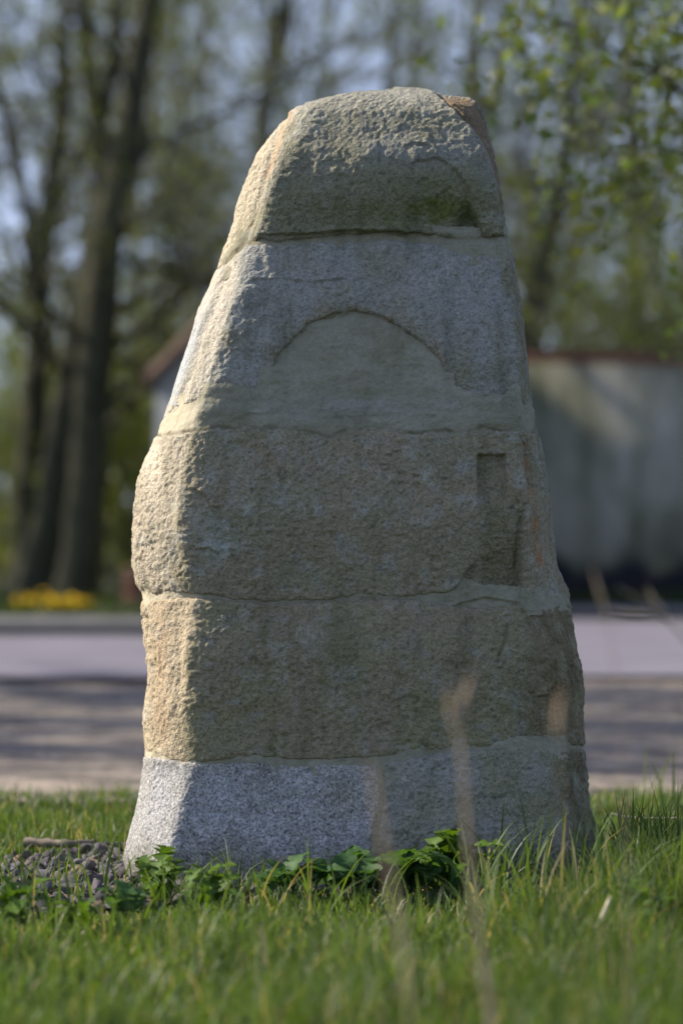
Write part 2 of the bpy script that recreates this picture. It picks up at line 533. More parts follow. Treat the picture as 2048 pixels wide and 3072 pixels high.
J3u = J([(310, 1366), (330, 1366), (420, 1362), (500, 1372), (600, 1382), (760, 1378), (820, 1366), (900, 1374), (1030, 1362), (1060, 1350), (1100, 1366), (1190, 1372), (1310, 1372)])
J3l = J([(325, 1378), (420, 1374), (500, 1376), (600, 1386), (760, 1382), (900, 1378), (1000, 1382), (1050, 1398), (1110, 1396), (1180, 1390), (1310, 1382)])
J4u = J([(330, 1730), (400, 1748), (420, 1752), (470, 1750), (560, 1740), (640, 1744), (720, 1746), (800, 1742), (900, 1735), (1000, 1722), (1100, 1716), (1340, 1712)])
J4l = J([(325, 1736), (430, 1751), (560, 1752), (700, 1756), (860, 1757), (900, 1750), (1000, 1734), (1100, 1722), (1340, 1720)])
wob = 5.0 * fbm(base, 0.06, 4, 31) + 3.0 * fbm(base, 0.015, 2, 32)
WPX = PX + wob * 0.6
def sd_below(Jf):    # >0 when the point lies below the curve (larger y)
    y, s = Jf(WPX); return (PY + wob - y) / s
def sd_above(Jf):
    y, s = Jf(WPX); return (y - PY - wob) / s
VJ = 868 + 10 * np.sin(PY / 40.0) + wob * 0.8     # upright joint in the base course
isfront = (np.arange(NU)[None, :] < sum(segs[:7])) * np.ones((NR, 1))
vj_r = np.where(isfront > 0, PX - VJ - 5, 40); vj_l = np.where(isfront > 0, VJ - 5 - PX, 40)
s1 = sd_above(J1u)
s2 = np.minimum(sd_below(J1l), sd_above(J2u))
s3 = np.minimum(sd_below(J2l), sd_above(J3u))
s4 = np.minimum(sd_below(J3l), sd_above(J4u))
s5 = np.minimum(sd_below(J4l), vj_l)
s6 = np.minimum(sd_below(J4l), vj_r)

def poly_dist(pts, px=None, py=None):
    px = PX if px is None else px; py = PY if py is None else py
    best = np.full(PX.shape, 1e9)
    p = np.array(pts, float)
    for a, b in zip(p[:-1], p[1:]):
        ab = b - a; L = (ab ** 2).sum()
        t = np.clip(((px - a[0]) * ab[0] + (py - a[1]) * ab[1]) / L, 0, 1)
        best = np.minimum(best, np.hypot(px - a[0] - t * ab[0], py - a[1] - t * ab[1]))
    return best
def side(pts):  # + on the right of polyline (as function of y)
    p = np.array(pts, float)
    o = np.argsort(p[:, 1])
    return (PX + wob * 0.5) - np.interp(PY + wob * 0.5, p[o, 1], p[o, 0])
def blob(cx, cy, rx_, ry_, p=1.0):
    return np.exp(-(((PX - cx) / rx_) ** 2 + ((PY - cy) / ry_) ** 2) ** p)
fm = front
big = 1.5 * fbm(base, 0.26, 3, 1); med = fbm(base, 0.07, 4, 2); fine = (0.42 * fbm(base, 0.018, 2, 3) + 0.48 * vnoise(base, 0.0088, 4)) * (0.75 + 0.9 * np.clip(fbm(base, 0.13, 3, 5) + 0.35, 0, 1))
# hollows broken out of the grain: ridged
rid = 1 - np.abs(fbm(base * np.array([1, 1, 0.8]), 0.11, 4, 8)) * 2
def edge_round(s, depth, width):
    t = np.clip(s / width, 0, 1)
    r = 1 - np.sqrt(np.clip(1 - (1 - t) ** 2, 0, 1))
    return -depth * 0.45 * r - 0.007 * (s < 0) - 0.0006 * np.clip(-s, 0, 20)

# --- block 1
d1 = 0.010 * big + 0.0034 * med + 0.0040 * fine
bulge1 = 0.045 * np.exp(-((PY - 400) / 110) ** 2)
d1 += bulge1 * fm
crack = [(1008, 222), (1050, 258), (1085, 300), (1105, 340), (1125, 390), (1145, 445), (1165, 520), (1180, 580)]
sc = side(crack)
d1 += -0.016 * np.exp(-(sc / 5.5) ** 2) * (PY < 585) * isfront - 0.010 * sstep(sc, 0, 6) * (PY < 560) * isfront
grv = [(655, 262), (628, 325), (604, 400), (583, 480), (560, 545), (512, 600)]
d1 += -0.007 * np.exp(-(poly_dist(grv) / 7) ** 2)
tri_r = side([(1068, 440), (1085, 480), (1112, 545)]); tri_l = side([(1068, 440), (1060, 490), (1040, 552)])
pocket = sstep(tri_l, -22, 22) * sstep(-tri_r, -3, 9) * sstep(PY, 445, 500) * (PY < 560)
nj = 1 - sstep(PY, 525, 550)
d1 += -0.034 * pocket * fm * (0.15 + 0.85 * nj)
hollow = blob(1000, 500, 75, 55)
d1 += -0.022 * hollow * fm * (0.25 + 0.75 * nj)
def ledge(pts, hgt, reach, fall):    # lip that stands proud above the line and is undercut below it
    p = np.array(pts, float)
    y = np.interp(PX, p[:, 0], p[:, 1])
    inx = sstep(PX, p[0, 0] - 8, p[0, 0] + 12) * sstep(-PX, -p[-1, 0] - 8, -p[-1, 0] + 12)
    t = y - PY - wob * 0.8
    up = sstep(t, -3, 3) * np.exp(-np.clip(t, 0, None) / reach)
    dn = (1 - sstep(t, -3, 3)) * np.exp(-np.clip(-t, 0, None) / fall)
    return inx * (hgt * up - hgt * 1.2 * dn)
d1 += fm * (ledge([(925, 350), (945, 341), (968, 344), (990, 352)], 0.0042, 20, 10) + ledge([(940, 388), (972, 377), (1002, 374), (1030, 392), (1060, 425), (1085, 460)], 0.0048, 40, 20))
d1 += fm * ledge([(600, 540), (700, 538), (800, 532), (905, 533), (1000, 540)], 0.008, 40, 8)
d1 += edge_round(s1, 0.016, 10)
# --- block 2
drip = fbm(base * np.array([1, 1, 0.33]), 0.035, 3, 12)
diag = fbm(np.stack([base[..., 0] * 0.6 + base[..., 2] * 0.35, base[..., 1], base[..., 2] * 0.8 - base[..., 0] * 0.6], -1), 0.05, 3, 13)
d2 = 0.009 * big + 0.005 * med + 0.0034 * fine + 0.0035 * drip + 0.0035 * diag * fm
d2 += 0.012 * fm * np.exp(-((PY - 760) / 120) ** 2)
d2 += -0.003 * fm * np.clip(rid - 0.8, 0, 1) * 2
groove2 = [(520, 620), (497, 680), (470, 750), (440, 840), (410, 920)]
d2 += -0.008 * np.exp(-(poly_dist(groove2) / 9) ** 2)
d2 += edge_round(s2, 0.014, 12)
smooth_l = sstep(-side(groove2), 0, 14) * (PY < 930)      # sawn smooth flank
d2 = d2 * (1 - smooth_l * 0.55)
d2 += fm * ledge([(575, 645), (640, 640), (720, 650), (800, 640)], 0.003, 14, 10)
# --- block 3
d3 = 0.010 * big + 0.0055 * med + 0.0044 * fine
d3 += 0.018 * fm * np.exp(-((PY - 1190) / 130) ** 2)
box = sstep(PX + wob * 0.5, 1093, 1099) * sstep(-PX - wob * 0.5, -1163, -1157) * sstep(PY + wob * 0.4, 1042, 1047) * (1 - sstep(PY, 1120, 1175))
chan = sstep(PX + wob, 1094, 1120) * sstep(-PX, -1205, -1190) * sstep(PY, 1090, 1180) * (PY < 1372)
d3 += -0.022 * box * fm - 0.013 * chan * fm
notch = side([(1096, 1280), (1072, 1310), (1040, 1362)])
d3 += -0.022 * sstep(notch, -2, 5) * sstep(PY, 1235, 1330) * (PY < 1375) * sstep(-PX, -1205, -1185) * fm
rr = side([(1205, 1000), (1212, 1120), (1186, 1230), (1192, 1300), (1205, 1370)])
d3 += -0.010 * np.exp(-(rr / 5) ** 2) * (PY > 1000) * (PY < 1372) * isfront
d3 += fm * ledge([(455, 1262), (478, 1258), (500, 1270)], 0.006, 20, 18) + fm * ledge([(445, 1120), (475, 1140), (500, 1180)], 0.004, 20, 14)
d3 += -0.010 * np.exp(-(poly_dist([(322, 1290), (335, 1330), (332, 1365)]) / 8) ** 2)
d3 += edge_round(s3, 0.016, 12)
# --- block 4
d4 = 0.012 * big + 0.0060 * med + 0.0044 * fine
d4 += 0.020 * fm * np.exp(-((PY - 1480) / 120) ** 2)
d4 += -0.014 * np.exp(-(poly_dist([(1163, 1435), (1160, 1470), (1146, 1500), (1140, 1520)]) / 4) ** 2) * fm * 0.55
d4 += -0.020 * sstep(side([(1195, 1400), (1200, 1500), (1165, 1600), (1175, 1700)]), -10, 30) * fm
d4 += -0.020 * blob(1285, 1620, 30, 55) * isfront
d4 += fm * ledge([(1240, 1600), (1270, 1592), (1300, 1580)], 0.008, 20, 14)
d4 += -0.012 * np.exp(-(poly_dist([(328, 1420), (335, 1470), (340, 1500)]) / 8) ** 2)
d4 += edge_round(s4, 0.015, 12)
# --- base
d5 = 0.006 * big + 0.0030 * med + 0.0022 * fine + edge_round(s5, 0.012, 8)
d6 = 0.009 * big + 0.0065 * med + 0.0045 * fine + edge_round(s6, 0.014, 12) + 0.012 * fm * np.exp(-((PX - 1060) / 130) ** 2)
d5 += -0.006 * np.clip(rid - 0.85, 0, 1) * 3
# --- mortar
trowel = fbm(base * np.array([0.6, 1, 1.6]), 0.05, 4, 21)
dm = -0.0035 + 0.008 * big + 0.0060 * trowel + 0.0014 * fine + 0.0035 * med
arch = (sd_below(J2u) > -20) & (sd_above(J2l) > -20)
dm += 0.006 * ledge([(1040, 1392), (1110, 1372), (1195, 1385)], 0.8, 18, 10) * fm
dm += -0.004 * sstep(sd_below(J2u), 0, 100) * 0 + 0.012 * fm * np.exp(-((PY - 900) / 90) ** 2)
dm += 0.004 * fm * (PY > 560) * (PY < 640) * sstep(PX, 980, 1080)
dm += 0.3 * fm * ledge([(560, 952), (640, 948), (760, 958), (900, 950), (1000, 955)], 0.0025, 16, 12)

# stone and mortar colours: stains, paler crown and left flanks, darker right sides
ny = fbm(base, 0.10, 4, 41)[..., None]; nx_ = fbm(base, 0.03, 4, 42)[..., None]; nz = fbm(base * np.array([1, 1, 0.3]), 0.05, 3, 43)[..., None]
def c3(r, g, b): return np.array([r, g, b])[None, None, :]
def mx(a, b, t): 
    t = np.clip(t, 0, 1)
    t = t if t.ndim == 3 else t[..., None]
    return a * (1 - t) + b * t
sid = 1 - fm
grey = c3(0.32, 0.32, 0.30); olive = c3(0.275, 0.262, 0.185); tan = c3(0.355, 0.305, 0.215); moss = c3(0.15, 0.165, 0.055); rust = c3(0.36, 0.20, 0.10); brown = c3(0.20, 0.145, 0.085)
c1 = mx(grey * 0.80, olive * 0.85, 0.55 + 0.9 * ny + sstep(PY, 330, 500)[..., None] * 0.4)
c1 = mx(c1, c3(0.37, 0.355, 0.30), (1 - sstep(PY, 225, 300)) * 0.5)
c1 = mx(c1, moss, (blob(1000, 480, 95, 55) * 0.95 + blob(820, 490, 220, 60) * 0.35)[..., None] * (0.8 + nx_ * 1.2))
c1 = mx(c1, c3(0.14, 0.155, 0.075), pocket * 0.7)
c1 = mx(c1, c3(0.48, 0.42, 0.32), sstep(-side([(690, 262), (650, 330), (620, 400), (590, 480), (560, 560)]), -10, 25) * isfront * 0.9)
c1 = mx(c1, rust * 1.2, np.exp(-(poly_dist([(668, 258), (646, 290), (626, 350), (606, 400)]) / 6) ** 2) * 0.6)
c1 = mx(c1, brown, sstep(sc, -4, 8) * isfront * 0.95 * (PY < 600))
c1 = mx(c1, rust * 0.9, blob(1040, 232, 35, 14) * 0.2)
c1 = mx(c1, c3(0.14, 0.125, 0.07), np.exp(-(s1 / 7) ** 2)[..., None] * (0.4 + nx_) * fm[..., None])
c2 = mx(grey * 0.95, c3(0.26, 0.245, 0.18), 0.22 + 0.9 * ny + 0.6 * nz)
c2 = mx(c2, c3(0.26, 0.225, 0.16), np.exp(-(sd_above(J2u) / 26) ** 2)[..., None] * (0.5 + nx_) * fm[..., None])
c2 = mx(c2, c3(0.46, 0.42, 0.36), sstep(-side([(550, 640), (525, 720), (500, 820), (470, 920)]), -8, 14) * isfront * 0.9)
c2 = mx(c2, c3(0.36, 0.39, 0.43), smooth_l * sstep(PY, 640, 800) * 0.8)
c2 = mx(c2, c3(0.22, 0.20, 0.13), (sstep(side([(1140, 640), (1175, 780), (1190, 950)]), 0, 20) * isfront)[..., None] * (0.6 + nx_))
c3_ = mx(tan * 0.80, c3(0.27, 0.255, 0.18), 0.45 + 1.0 * ny)
c3_ = mx(c3_, grey * 1.02, np.clip(2.2 * nx_ - 0.25, 0, 1) * 0.7)
c3_ = mx(c3_, c3(0.42, 0.44, 0.43), blob(500, 1240, 50, 60)[..., None] * (0.5 + nx_))
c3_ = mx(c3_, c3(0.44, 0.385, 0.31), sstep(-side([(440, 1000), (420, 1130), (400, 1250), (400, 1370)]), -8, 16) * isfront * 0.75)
c3_ = mx(c3_, c3(0.60, 0.53, 0.43), blob(350, 1065, 22, 75) * 0.9)
c3_ = mx(c3_, c3(0.20, 0.185, 0.11), (chan * fm)[..., None] * 0.7)
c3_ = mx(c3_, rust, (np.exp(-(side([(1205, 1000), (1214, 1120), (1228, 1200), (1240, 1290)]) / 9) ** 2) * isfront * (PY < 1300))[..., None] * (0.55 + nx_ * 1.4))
c4_ = mx(tan * 0.76, c3(0.25, 0.235, 0.145), 0.5 + 1.1 * ny)
c4_ = mx(c4_, grey * 0.95, np.clip(2.0 * nx_ - 0.3, 0, 1) * 0.6)
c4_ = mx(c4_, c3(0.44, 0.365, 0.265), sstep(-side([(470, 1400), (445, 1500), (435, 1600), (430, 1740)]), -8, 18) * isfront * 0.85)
c4_ = mx(c4_, rust, (blob(370, 1490, 22, 110) + blob(372, 1660, 16, 50))[..., None] * 0.3)
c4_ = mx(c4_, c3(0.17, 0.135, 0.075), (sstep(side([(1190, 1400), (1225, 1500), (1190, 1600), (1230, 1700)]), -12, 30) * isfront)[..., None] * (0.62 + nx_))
c4_ = mx(c4_, rust * 1.3, blob(1284, 1630, 14, 45) * 0.55)
c5_ = mx(c3(0.40, 0.40, 0.43), c3(0.31, 0.31, 0.31), 0.4 + ny)
c5_ = mx(c5_, c3(0.30, 0.27, 0.20), np.clip(0.25 * np.exp(-(s5 / 14) ** 2)[..., None] + (blob(790, 1840, 60, 60) * 0.35)[..., None], 0, 1))
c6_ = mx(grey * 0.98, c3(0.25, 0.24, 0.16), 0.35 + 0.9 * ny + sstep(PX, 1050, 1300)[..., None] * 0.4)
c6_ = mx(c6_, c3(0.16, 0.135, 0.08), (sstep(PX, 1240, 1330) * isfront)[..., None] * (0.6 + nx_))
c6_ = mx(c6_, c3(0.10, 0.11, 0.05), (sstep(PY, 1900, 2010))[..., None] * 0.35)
cm_ = mx(c3(0.245, 0.232, 0.172), c3(0.29, 0.278, 0.225), 0.45 + 1.1 * ny + 0.8 * nz + 0.5 * nx_)
cm_ = mx(cm_, c3(0.29, 0.30, 0.285), blob(800, 935, 260, 26)[..., None] * 0.5)
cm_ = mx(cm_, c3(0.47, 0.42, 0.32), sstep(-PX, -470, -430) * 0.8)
cm_ = mx(cm_, c3(0.14, 0.125, 0.08), np.exp(-(np.minimum(np.abs(sd_below(J2l)), np.abs(sd_above(J1u))) / 5) ** 2)[..., None] * (0.6 + nx_))

lich = np.clip(fbm(base, 0.055, 4, 61) * 3 - 0.9, 0, 1)[..., None]
streak = np.clip(fbm(base * np.array([1, 1, 0.16]), 0.045, 4, 62) * 2.4 - 0.25, 0, 1)[..., None]
pits = np.clip(vnoise(base, 0.012, 63) * 2.6 - 1.35, 0, 1)[..., None]
def weather(c, l, s_, p_):
    c = mx(c, c3(0.43, 0.43, 0.40), lich * l)
    c = mx(c, c * c3(0.58, 0.60, 0.52), streak * s_)
    return mx(c, c * 0.5, pits * p_)
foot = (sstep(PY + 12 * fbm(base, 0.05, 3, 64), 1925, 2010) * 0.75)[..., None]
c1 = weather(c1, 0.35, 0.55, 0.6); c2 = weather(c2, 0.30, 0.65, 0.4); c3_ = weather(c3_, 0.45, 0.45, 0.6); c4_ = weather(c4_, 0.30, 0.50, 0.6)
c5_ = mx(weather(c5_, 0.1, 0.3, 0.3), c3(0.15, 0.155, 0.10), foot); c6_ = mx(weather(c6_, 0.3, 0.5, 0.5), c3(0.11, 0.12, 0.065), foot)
cm_ = weather(cm_, 0.15, 0.5, 0.3)
root = thing('stone_monument', (0.05, 10.2, 0), 'tall tapering monument of five mortared granite courses standing in a gravel bed', 'monument')
qi, qj = np.meshgrid(np.arange(NR - 1), np.arange(NU), indexing='ij')
qa = (qi * NU + qj).ravel(); qb = (qi * NU + (qj + 1) % NU).ravel()
QUAD = np.stack([qa, qb, qb + NU, qa + NU], 1)
if True:
    v0, v1, v2 = (base.reshape(-1, 3)[QUAD[1000 * 3, k]] for k in range(3))
    nn_ = np.cross(v1 - v0, v2 - v0)
    if np.dot(nn_, NRM.reshape(-1, 3)[QUAD[3000, 0]]) < 0:
        QUAD = QUAD[:, ::-1]
GREEN = np.array([1.05, 1.03, 0.90])
def block(name, disp, s, colr, mat, cap=False, thr=-14, label=None, sp=None):
    sp = np.ones((NR, NU, 1)) if sp is None else sp[..., None]
    colr = np.concatenate([colr * np.ones((NR, NU, 1)) * GREEN, sp], -1)
    V = (base + NRM * disp[..., None]).reshape(-1, 3)
    keep = (s.reshape(-1)[QUAD] > thr).all(1)
    q = QUAD[keep]
    used = np.unique(q)
    rm = np.full(len(V), -1, dtype=np.int64); rm[used] = np.arange(len(used))
    Vv = V[used]; cc = colr.reshape(-1, 4)[used]; qq = rm[q]
    if cap:      # close the crown
        ring = rm[np.arange(NU)]
        ctr = Vv[ring].mean(0) + np.array([0, 0, 0.002])
        Vv = np.concatenate([Vv, ctr[None]]); cc = np.concatenate([cc, cc[ring].mean(0)[None]])
        tri = np.stack([ring, np.roll(ring, -1), np.full(NU, len(Vv) - 1)], 1)
        if QUAD[0, 0] > QUAD[0, 1] or True:
            pass
        flat = np.concatenate([qq.ravel(), tri.ravel()]); sz = np.concatenate([np.full(len(qq), 4), np.full(NU, 3)])
        me = npmesh(name, Vv - np.array(root.location), flat, sz, smooth=True, cols=cc)
    else:
        me = npmesh(name, Vv - np.array(root.location), qq, smooth=True, cols=cc)
    return link(name, me, mat, root, label=label)
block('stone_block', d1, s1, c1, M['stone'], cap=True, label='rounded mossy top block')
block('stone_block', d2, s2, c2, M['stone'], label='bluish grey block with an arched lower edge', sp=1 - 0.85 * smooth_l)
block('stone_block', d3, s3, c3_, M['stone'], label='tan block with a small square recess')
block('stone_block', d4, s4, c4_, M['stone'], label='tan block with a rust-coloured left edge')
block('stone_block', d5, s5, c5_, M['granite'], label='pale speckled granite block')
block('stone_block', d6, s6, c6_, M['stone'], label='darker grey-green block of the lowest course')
def mort(label, cond):
    out = np.where(cond, 1.0, -100.0)
    near = np.minimum.reduce([np.abs(s1), np.abs(s2), np.abs(s3), np.abs(s4), np.abs(s5), np.abs(s6)])
    inside_any = np.maximum.reduce([s1, s2, s3, s4, s5, s6])
    out = np.where(inside_any > 26, -100.0, out)
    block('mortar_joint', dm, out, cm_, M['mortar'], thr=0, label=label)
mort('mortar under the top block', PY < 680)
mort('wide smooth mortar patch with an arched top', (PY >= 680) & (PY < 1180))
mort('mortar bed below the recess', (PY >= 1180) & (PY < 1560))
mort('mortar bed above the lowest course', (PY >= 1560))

# ------------------------------------------------------------------ gravel bed
def in_bed(X, Y, m=0.0):
    n = 0.10 * fbm(P3(X, Y), 0.35, 3, 77)
    return (X > -0.90 - m + n) & (X < 1.0 + m + n) & (Y > 9.66 - 0.24 * sstep(-X, 0.36, 0.55) - m + n) & (Y < 11.02 + 0.25 * sstep(X, -0.75, -0.5) + m + n)
def zbed(X, Y):
    return -0.012 + 0.010 * fbm(P3(X, Y), 0.2, 3, 78)
bed = sheet('gravel_bed', -1.15, 1.15, 9.0, 11.5, 120, 110, lambda X, Y: zbed(X, Y) + 0.006, M['soil'], mask=lambda x, y: in_bed(x, y, 0.02))
def pebble_mesh(k):
    r = np.random.RandomState(100 + k)
    # rough broken stone: cube-sphere pushed by random planes
    import itertools
    g = 5
    ii = np.linspace(-1, 1, g)
    pts = {}; V = []; Fs = []
    def vid(p):
        key = tuple(np.round(p, 4))
        if key not in pts:
            pts[key] = len(V); V.append(p)
        return pts[key]
    for ax in range(3):
        for sg in (-1, 1):
            for a in range(g - 1):
                for b in range(g - 1):
                    qd = []
                    for (u, v) in ((a, b), (a + 1, b), (a + 1, b + 1), (a, b + 1)):
                        p = np.zeros(3); p[ax] = sg; p[(ax + 1) % 3] = ii[u]; p[(ax + 2) % 3] = ii[v]
                        qd.append(vid(p))
                    Fs.append(qd if sg > 0 else qd[::-1])
    V = np.array(V)
    V = V / np.linalg.norm(V, axis=1, keepdims=True)
    for _ in range(9):
        nrm = r.normal(size=3); nrm /= np.linalg.norm(nrm); h = r.uniform(0.34, 0.66)
        d = V @ nrm - h
        V = V - np.clip(d, 0, None)[:, None] * nrm
    V *= np.array([1.0, r.uniform(0.65, 0.95), r.uniform(0.5, 0.75)])
    c = [(0.30, 0.275, 0.29), (0.22, 0.215, 0.225), (0.36, 0.31, 0.29), (0.15, 0.15, 0.16), (0.26, 0.25, 0.23), (0.46, 0.34, 0.24), (0.33, 0.32, 0.34), (0.19, 0.18, 0.17)][k % 8]
    me = npmesh('stone', V, np.array(Fs), cols=np.tile(np.array(c) * np.array([0.50, 0.48, 0.45]), (len(V), 1)))
    me.materials.append(M['pebble'])
    return me
PM = [pebble_mesh(k) for k in range(16)]
rg = random.Random(5)
cand = []
tries = 0
while len(cand) < 2300 and tries < 60000:
    tries += 1
    x = rg.uniform(-1.12, 1.1); y = rg.uniform(9.05, 11.4)
    if not bool(in_bed(np.array(x), np.array(y))): continue
    if -0.5 < x < 0.6 and 10.08 < y < 10.55: continue
    r_ = rg.choice([0.012, 0.016, 0.020, 0.024, 0.028]) * rg.uniform(0.8, 1.15)
    lvl = rg.uniform(-0.014, 0.016)
    cand.append((x, y, r_, lvl))
def stone_visible(c):
    px = c[0] / c[1] * F + 1024
    return (20 < px < 520) and c[1] < 11.3
vis = sorted([c for c in cand if stone_visible(c)], key=lambda c: -c[2])[:290]
viss = set(vis)
rest = [c for c in cand if c not in viss]
for c in vis:
    o = link('stone', PM[rg.randrange(16)], None, bed)
    o.location = (c[0], c[1], c[3] + 0.012)
    o.rotation_euler = (rg.uniform(-0.7, 0.7), rg.uniform(-0.7, 0.7), rg.uniform(0, 6.28))
    o.scale = (c[2] * 1.25,) * 3
Vs, Fs, Cs, nn0 = [], [], [], 0
for c in rest:
    me = PM[rg.randrange(16)]
    co = np.zeros(len(me.vertices) * 3, dtype=np.float32); me.vertices.foreach_get('co', co); co = co.reshape(-1, 3)
    R = np.array(Matrix.Rotation(rg.uniform(0, 6.28), 3, Vector((rg.uniform(-1, 1), rg.uniform(-1, 1), 1))))
    Vs.append(co @ R.T * c[2] * 1.2 + np.array([c[0], c[1], c[3] + 0.01]))
    fc = np.zeros(len(me.loops), dtype=np.int32); me.loops.foreach_get('vertex_index', fc)
    Fs.append(fc.reshape(-1, 4) + nn0); nn0 += len(co)
    ca = np.zeros(len(co) * 4, dtype=np.float32); me.color_attributes['tint'].data.foreach_get('color', ca)
    Cs.append(ca.reshape(-1, 4)[:, :3])
link('small_gravel', npmesh('small_gravel', np.concatenate(Vs), np.concatenate(Fs), cols=np.concatenate(Cs)), M['pebble'], parent=bed, kind='stuff')

# ------------------------------------------------------------------ grass
def blades(name, X, Y, H, W, lean, col, zf, rs_, seg=3, mat=None, kind='stuff', parent=None, dirn=None, droop=0.35):
    n = len(X)
    th = rs_.uniform(0, 2 * np.pi, n)          # facing of the flat side
    la = rs_.uniform(0, 2 * np.pi, n) if dirn is None else dirn
    Z = zf(X, Y)
    L = H * lean
    t = np.linspace(0, 1, seg + 1)
    wprof = np.interp(t, [0, 0.35, 0.75, 1], [0.75, 1.0, 0.62, 0.06])
    cx = X[:, None] + np.cos(la)[:, None] * L[:, None] * (t ** 2)[None]
    cy = Y[:, None] + np.sin(la)[:, None] * L[:, None] * (t ** 2)[None]
    cz = Z[:, None] + H[:, None] * (t - droop * (lean[:, None] * t[None] ** 3))
    wx = np.cos(th)[:, None] * (W[:, None] * wprof[None]) * 0.5
    wy = np.sin(th)[:, None] * (W[:, None] * wprof[None]) * 0.5
    A = np.stack([cx - wx, cy - wy, cz], -1); B = np.stack([cx + wx, cy + wy, cz], -1)
    V = np.stack([A, B], 2).reshape(n, -1, 3)
    nv = 2 * (seg + 1)
    k = np.arange(seg) * 2
    fq = np.stack([k, k + 1, k + 3, k + 2], 1)
    Fq = (fq[None] + (np.arange(n) * nv)[:, None, None]).reshape(-1, 4)
    cc = np.repeat(col[:, None, :], nv, axis=1).reshape(-1, 3)
    return link(name, npmesh(name, V.reshape(-1, 3), Fq, smooth=True, cols=cc), mat or M['grass'], kind=kind, parent=parent)

def gcol(n, rs_, yellow=0.06):
    a = np.array([0.056, 0.100, 0.016]); b = np.array([0.098, 0.145, 0.024]); c = np.array([0.045, 0.075, 0.035]); d = np.array([0.30, 0.25, 0.14])
    t = rs_.rand(n)[:, None]; u = rs_.rand(n)[:, None]
    col = a * (1 - t) + b * t
    col = col * (1 - 0.4 * u) + c * 0.4 * u
    y = (rs_.rand(n) < yellow)[:, None]
    return np.where(y, d * rs_.uniform(0.6, 1.1, (n, 1)), col)

def lawn(name, n, x0, x1, y0, y1, hf, wf, seed, yellow=0.05, keep=None, leanr=(0.1, 0.9), col=None):
    r = np.random.RandomState(seed)
    Y = np.sqrt(r.uniform(y0 ** 2, y1 ** 2, n)); X = r.uniform(-1, 1, n) * (x1 - x0) / 2 + (x0 + x1) / 2
    k = ~in_bed(X, Y, 0.0) if keep is None else keep(X, Y, r)
    X, Y = X[k], Y[k]
    clump = fbm(P3(X, Y), 0.25, 3, seed)
    H = hf(X, Y, r) * (1 + 0.85 * clump)
    W = wf * r.uniform(0.55, 1.3, len(X))
    lean = r.uniform(leanr[0], leanr[1], len(X)) ** 1.3
    cc = 1.12 * gcol(len(X), r, yellow + 0.16 * (len(X) > 30000) * 0) * (1 + 0.35 * fbm(P3(X, Y), 0.4, 3, seed + 1))[:, None] * (1 + 0.3 * fbm(P3(X, Y), 0.12, 2, seed + 2))[:, None]
    if col is not None:
        cc = cc * np.array(col)
    return blades(name, X, Y, H, W, lean, cc, zlawn, r)

lawn('front_grass', 68000, -1.7, 1.7, 5.6, 9.75, lambda X, Y, r: r.uniform(0.045, 0.135, len(X)) * (1 + 0.55 * sstep(X, 0.1, 0.8)) * (1 - 0.60 * sstep(Y, 8.3, 9.1) * (1 - sstep(X, 0.2, 0.6))) * (1 - 0.35 * sstep(-X, 0.3, 0.5) * sstep(Y, 7.9, 8.5)), 0.0055, 21, 0.09)
def near_bed(X, Y, r):
    m = in_bed(X, Y, 0.0)
    p = 0.10 + 0.9 * sstep(X, 0.60, 0.85) + 0.75 * (1 - sstep(Y, 9.70, 9.95)) * sstep(X, -0.55, -0.1) + 0.35 * (1 - sstep(Y, 9.2, 9.5))
    inside = (X > -0.52) & (X < 0.66) & (Y > 10.0) & (Y < 10.65)
    return m & (r.rand(len(X)) < p) & ~inside
lawn('bed_grass', 14000, -1.2, 1.2, 9.5, 11.5, lambda X, Y, r: r.uniform(0.03, 0.10, len(X)) * (1 + 0.8 * sstep(X, 0.5, 0.8)), 0.005, 22, 0.05, near_bed)
lawn('rear_grass', 40000, -2.3, 2.3, 10.9, 13.35, lambda X, Y, r: r.uniform(0.03, 0.085, len(X)) * (1 - 0.45 * sstep(Y, 12.5, 13.6)), 0.005, 23, 0.10,
     lambda X, Y, r: ~in_bed(X, Y, 0.0) & (r.rand(len(X)) < 1.15 - 0.75 * sstep(Y + 0.35 * fbm(P3(X, Y), 0.5, 3, 55) - 0.35 * sstep(X, 0, 1), 12.2, 13.1)))
lawn('side_grass', 16000, 0.55, 1.9, 8.6, 11.4, lambda X, Y, r: r.uniform(0.08, 0.20, len(X)), 0.0065, 24, 0.10, lambda X, Y, r: (X > 0.70 - 0.2 * (Y < 9.8)) & (r.rand(len(X)) < sstep(X, 0.5, 0.85)))
# single long blades that stand above the sward
def long_blades(name, seed, n, x0, x1, y0, y1, h0, h1):
    r = np.random.RandomState(seed)
    X = r.uniform(x0, x1, n); Y = r.uniform(y0, y1, n)
    return blades(name, X, Y, r.uniform(h0, h1, n), r.uniform(0.004, 0.009, n), r.uniform(0.1, 0.8, n), gcol(n, r, 0.1) * 1.1, zlawn, r, seg=6)
long_blades('tall_grass', 31, 700, -1.2, 1.2, 7.0, 9.8, 0.12, 0.20)
long_blades('tall_grass', 32, 420, 0.30, 1.3, 8.5, 10.0, 0.16, 0.30)
long_blades('tall_grass', 34, 60, 0.9, 1.4, 10.5, 12.6, 0.15, 0.26)
# verge beyond the road
r = np.random.RandomState(41)
X = r.uniform(-7, 9, 14000); Y = road_far(X) + 2.75 + r.uniform(0, 1, 14000) ** 1.5 * 7
blades('verge_grass', X, Y, r.uniform(0.05, 0.16, len(X)), np.full(len(X), 0.02), r.uniform(0.1, 0.9, len(X)), gcol(len(X), r, 0.08) * 0.55, zverge, r, seg=2)

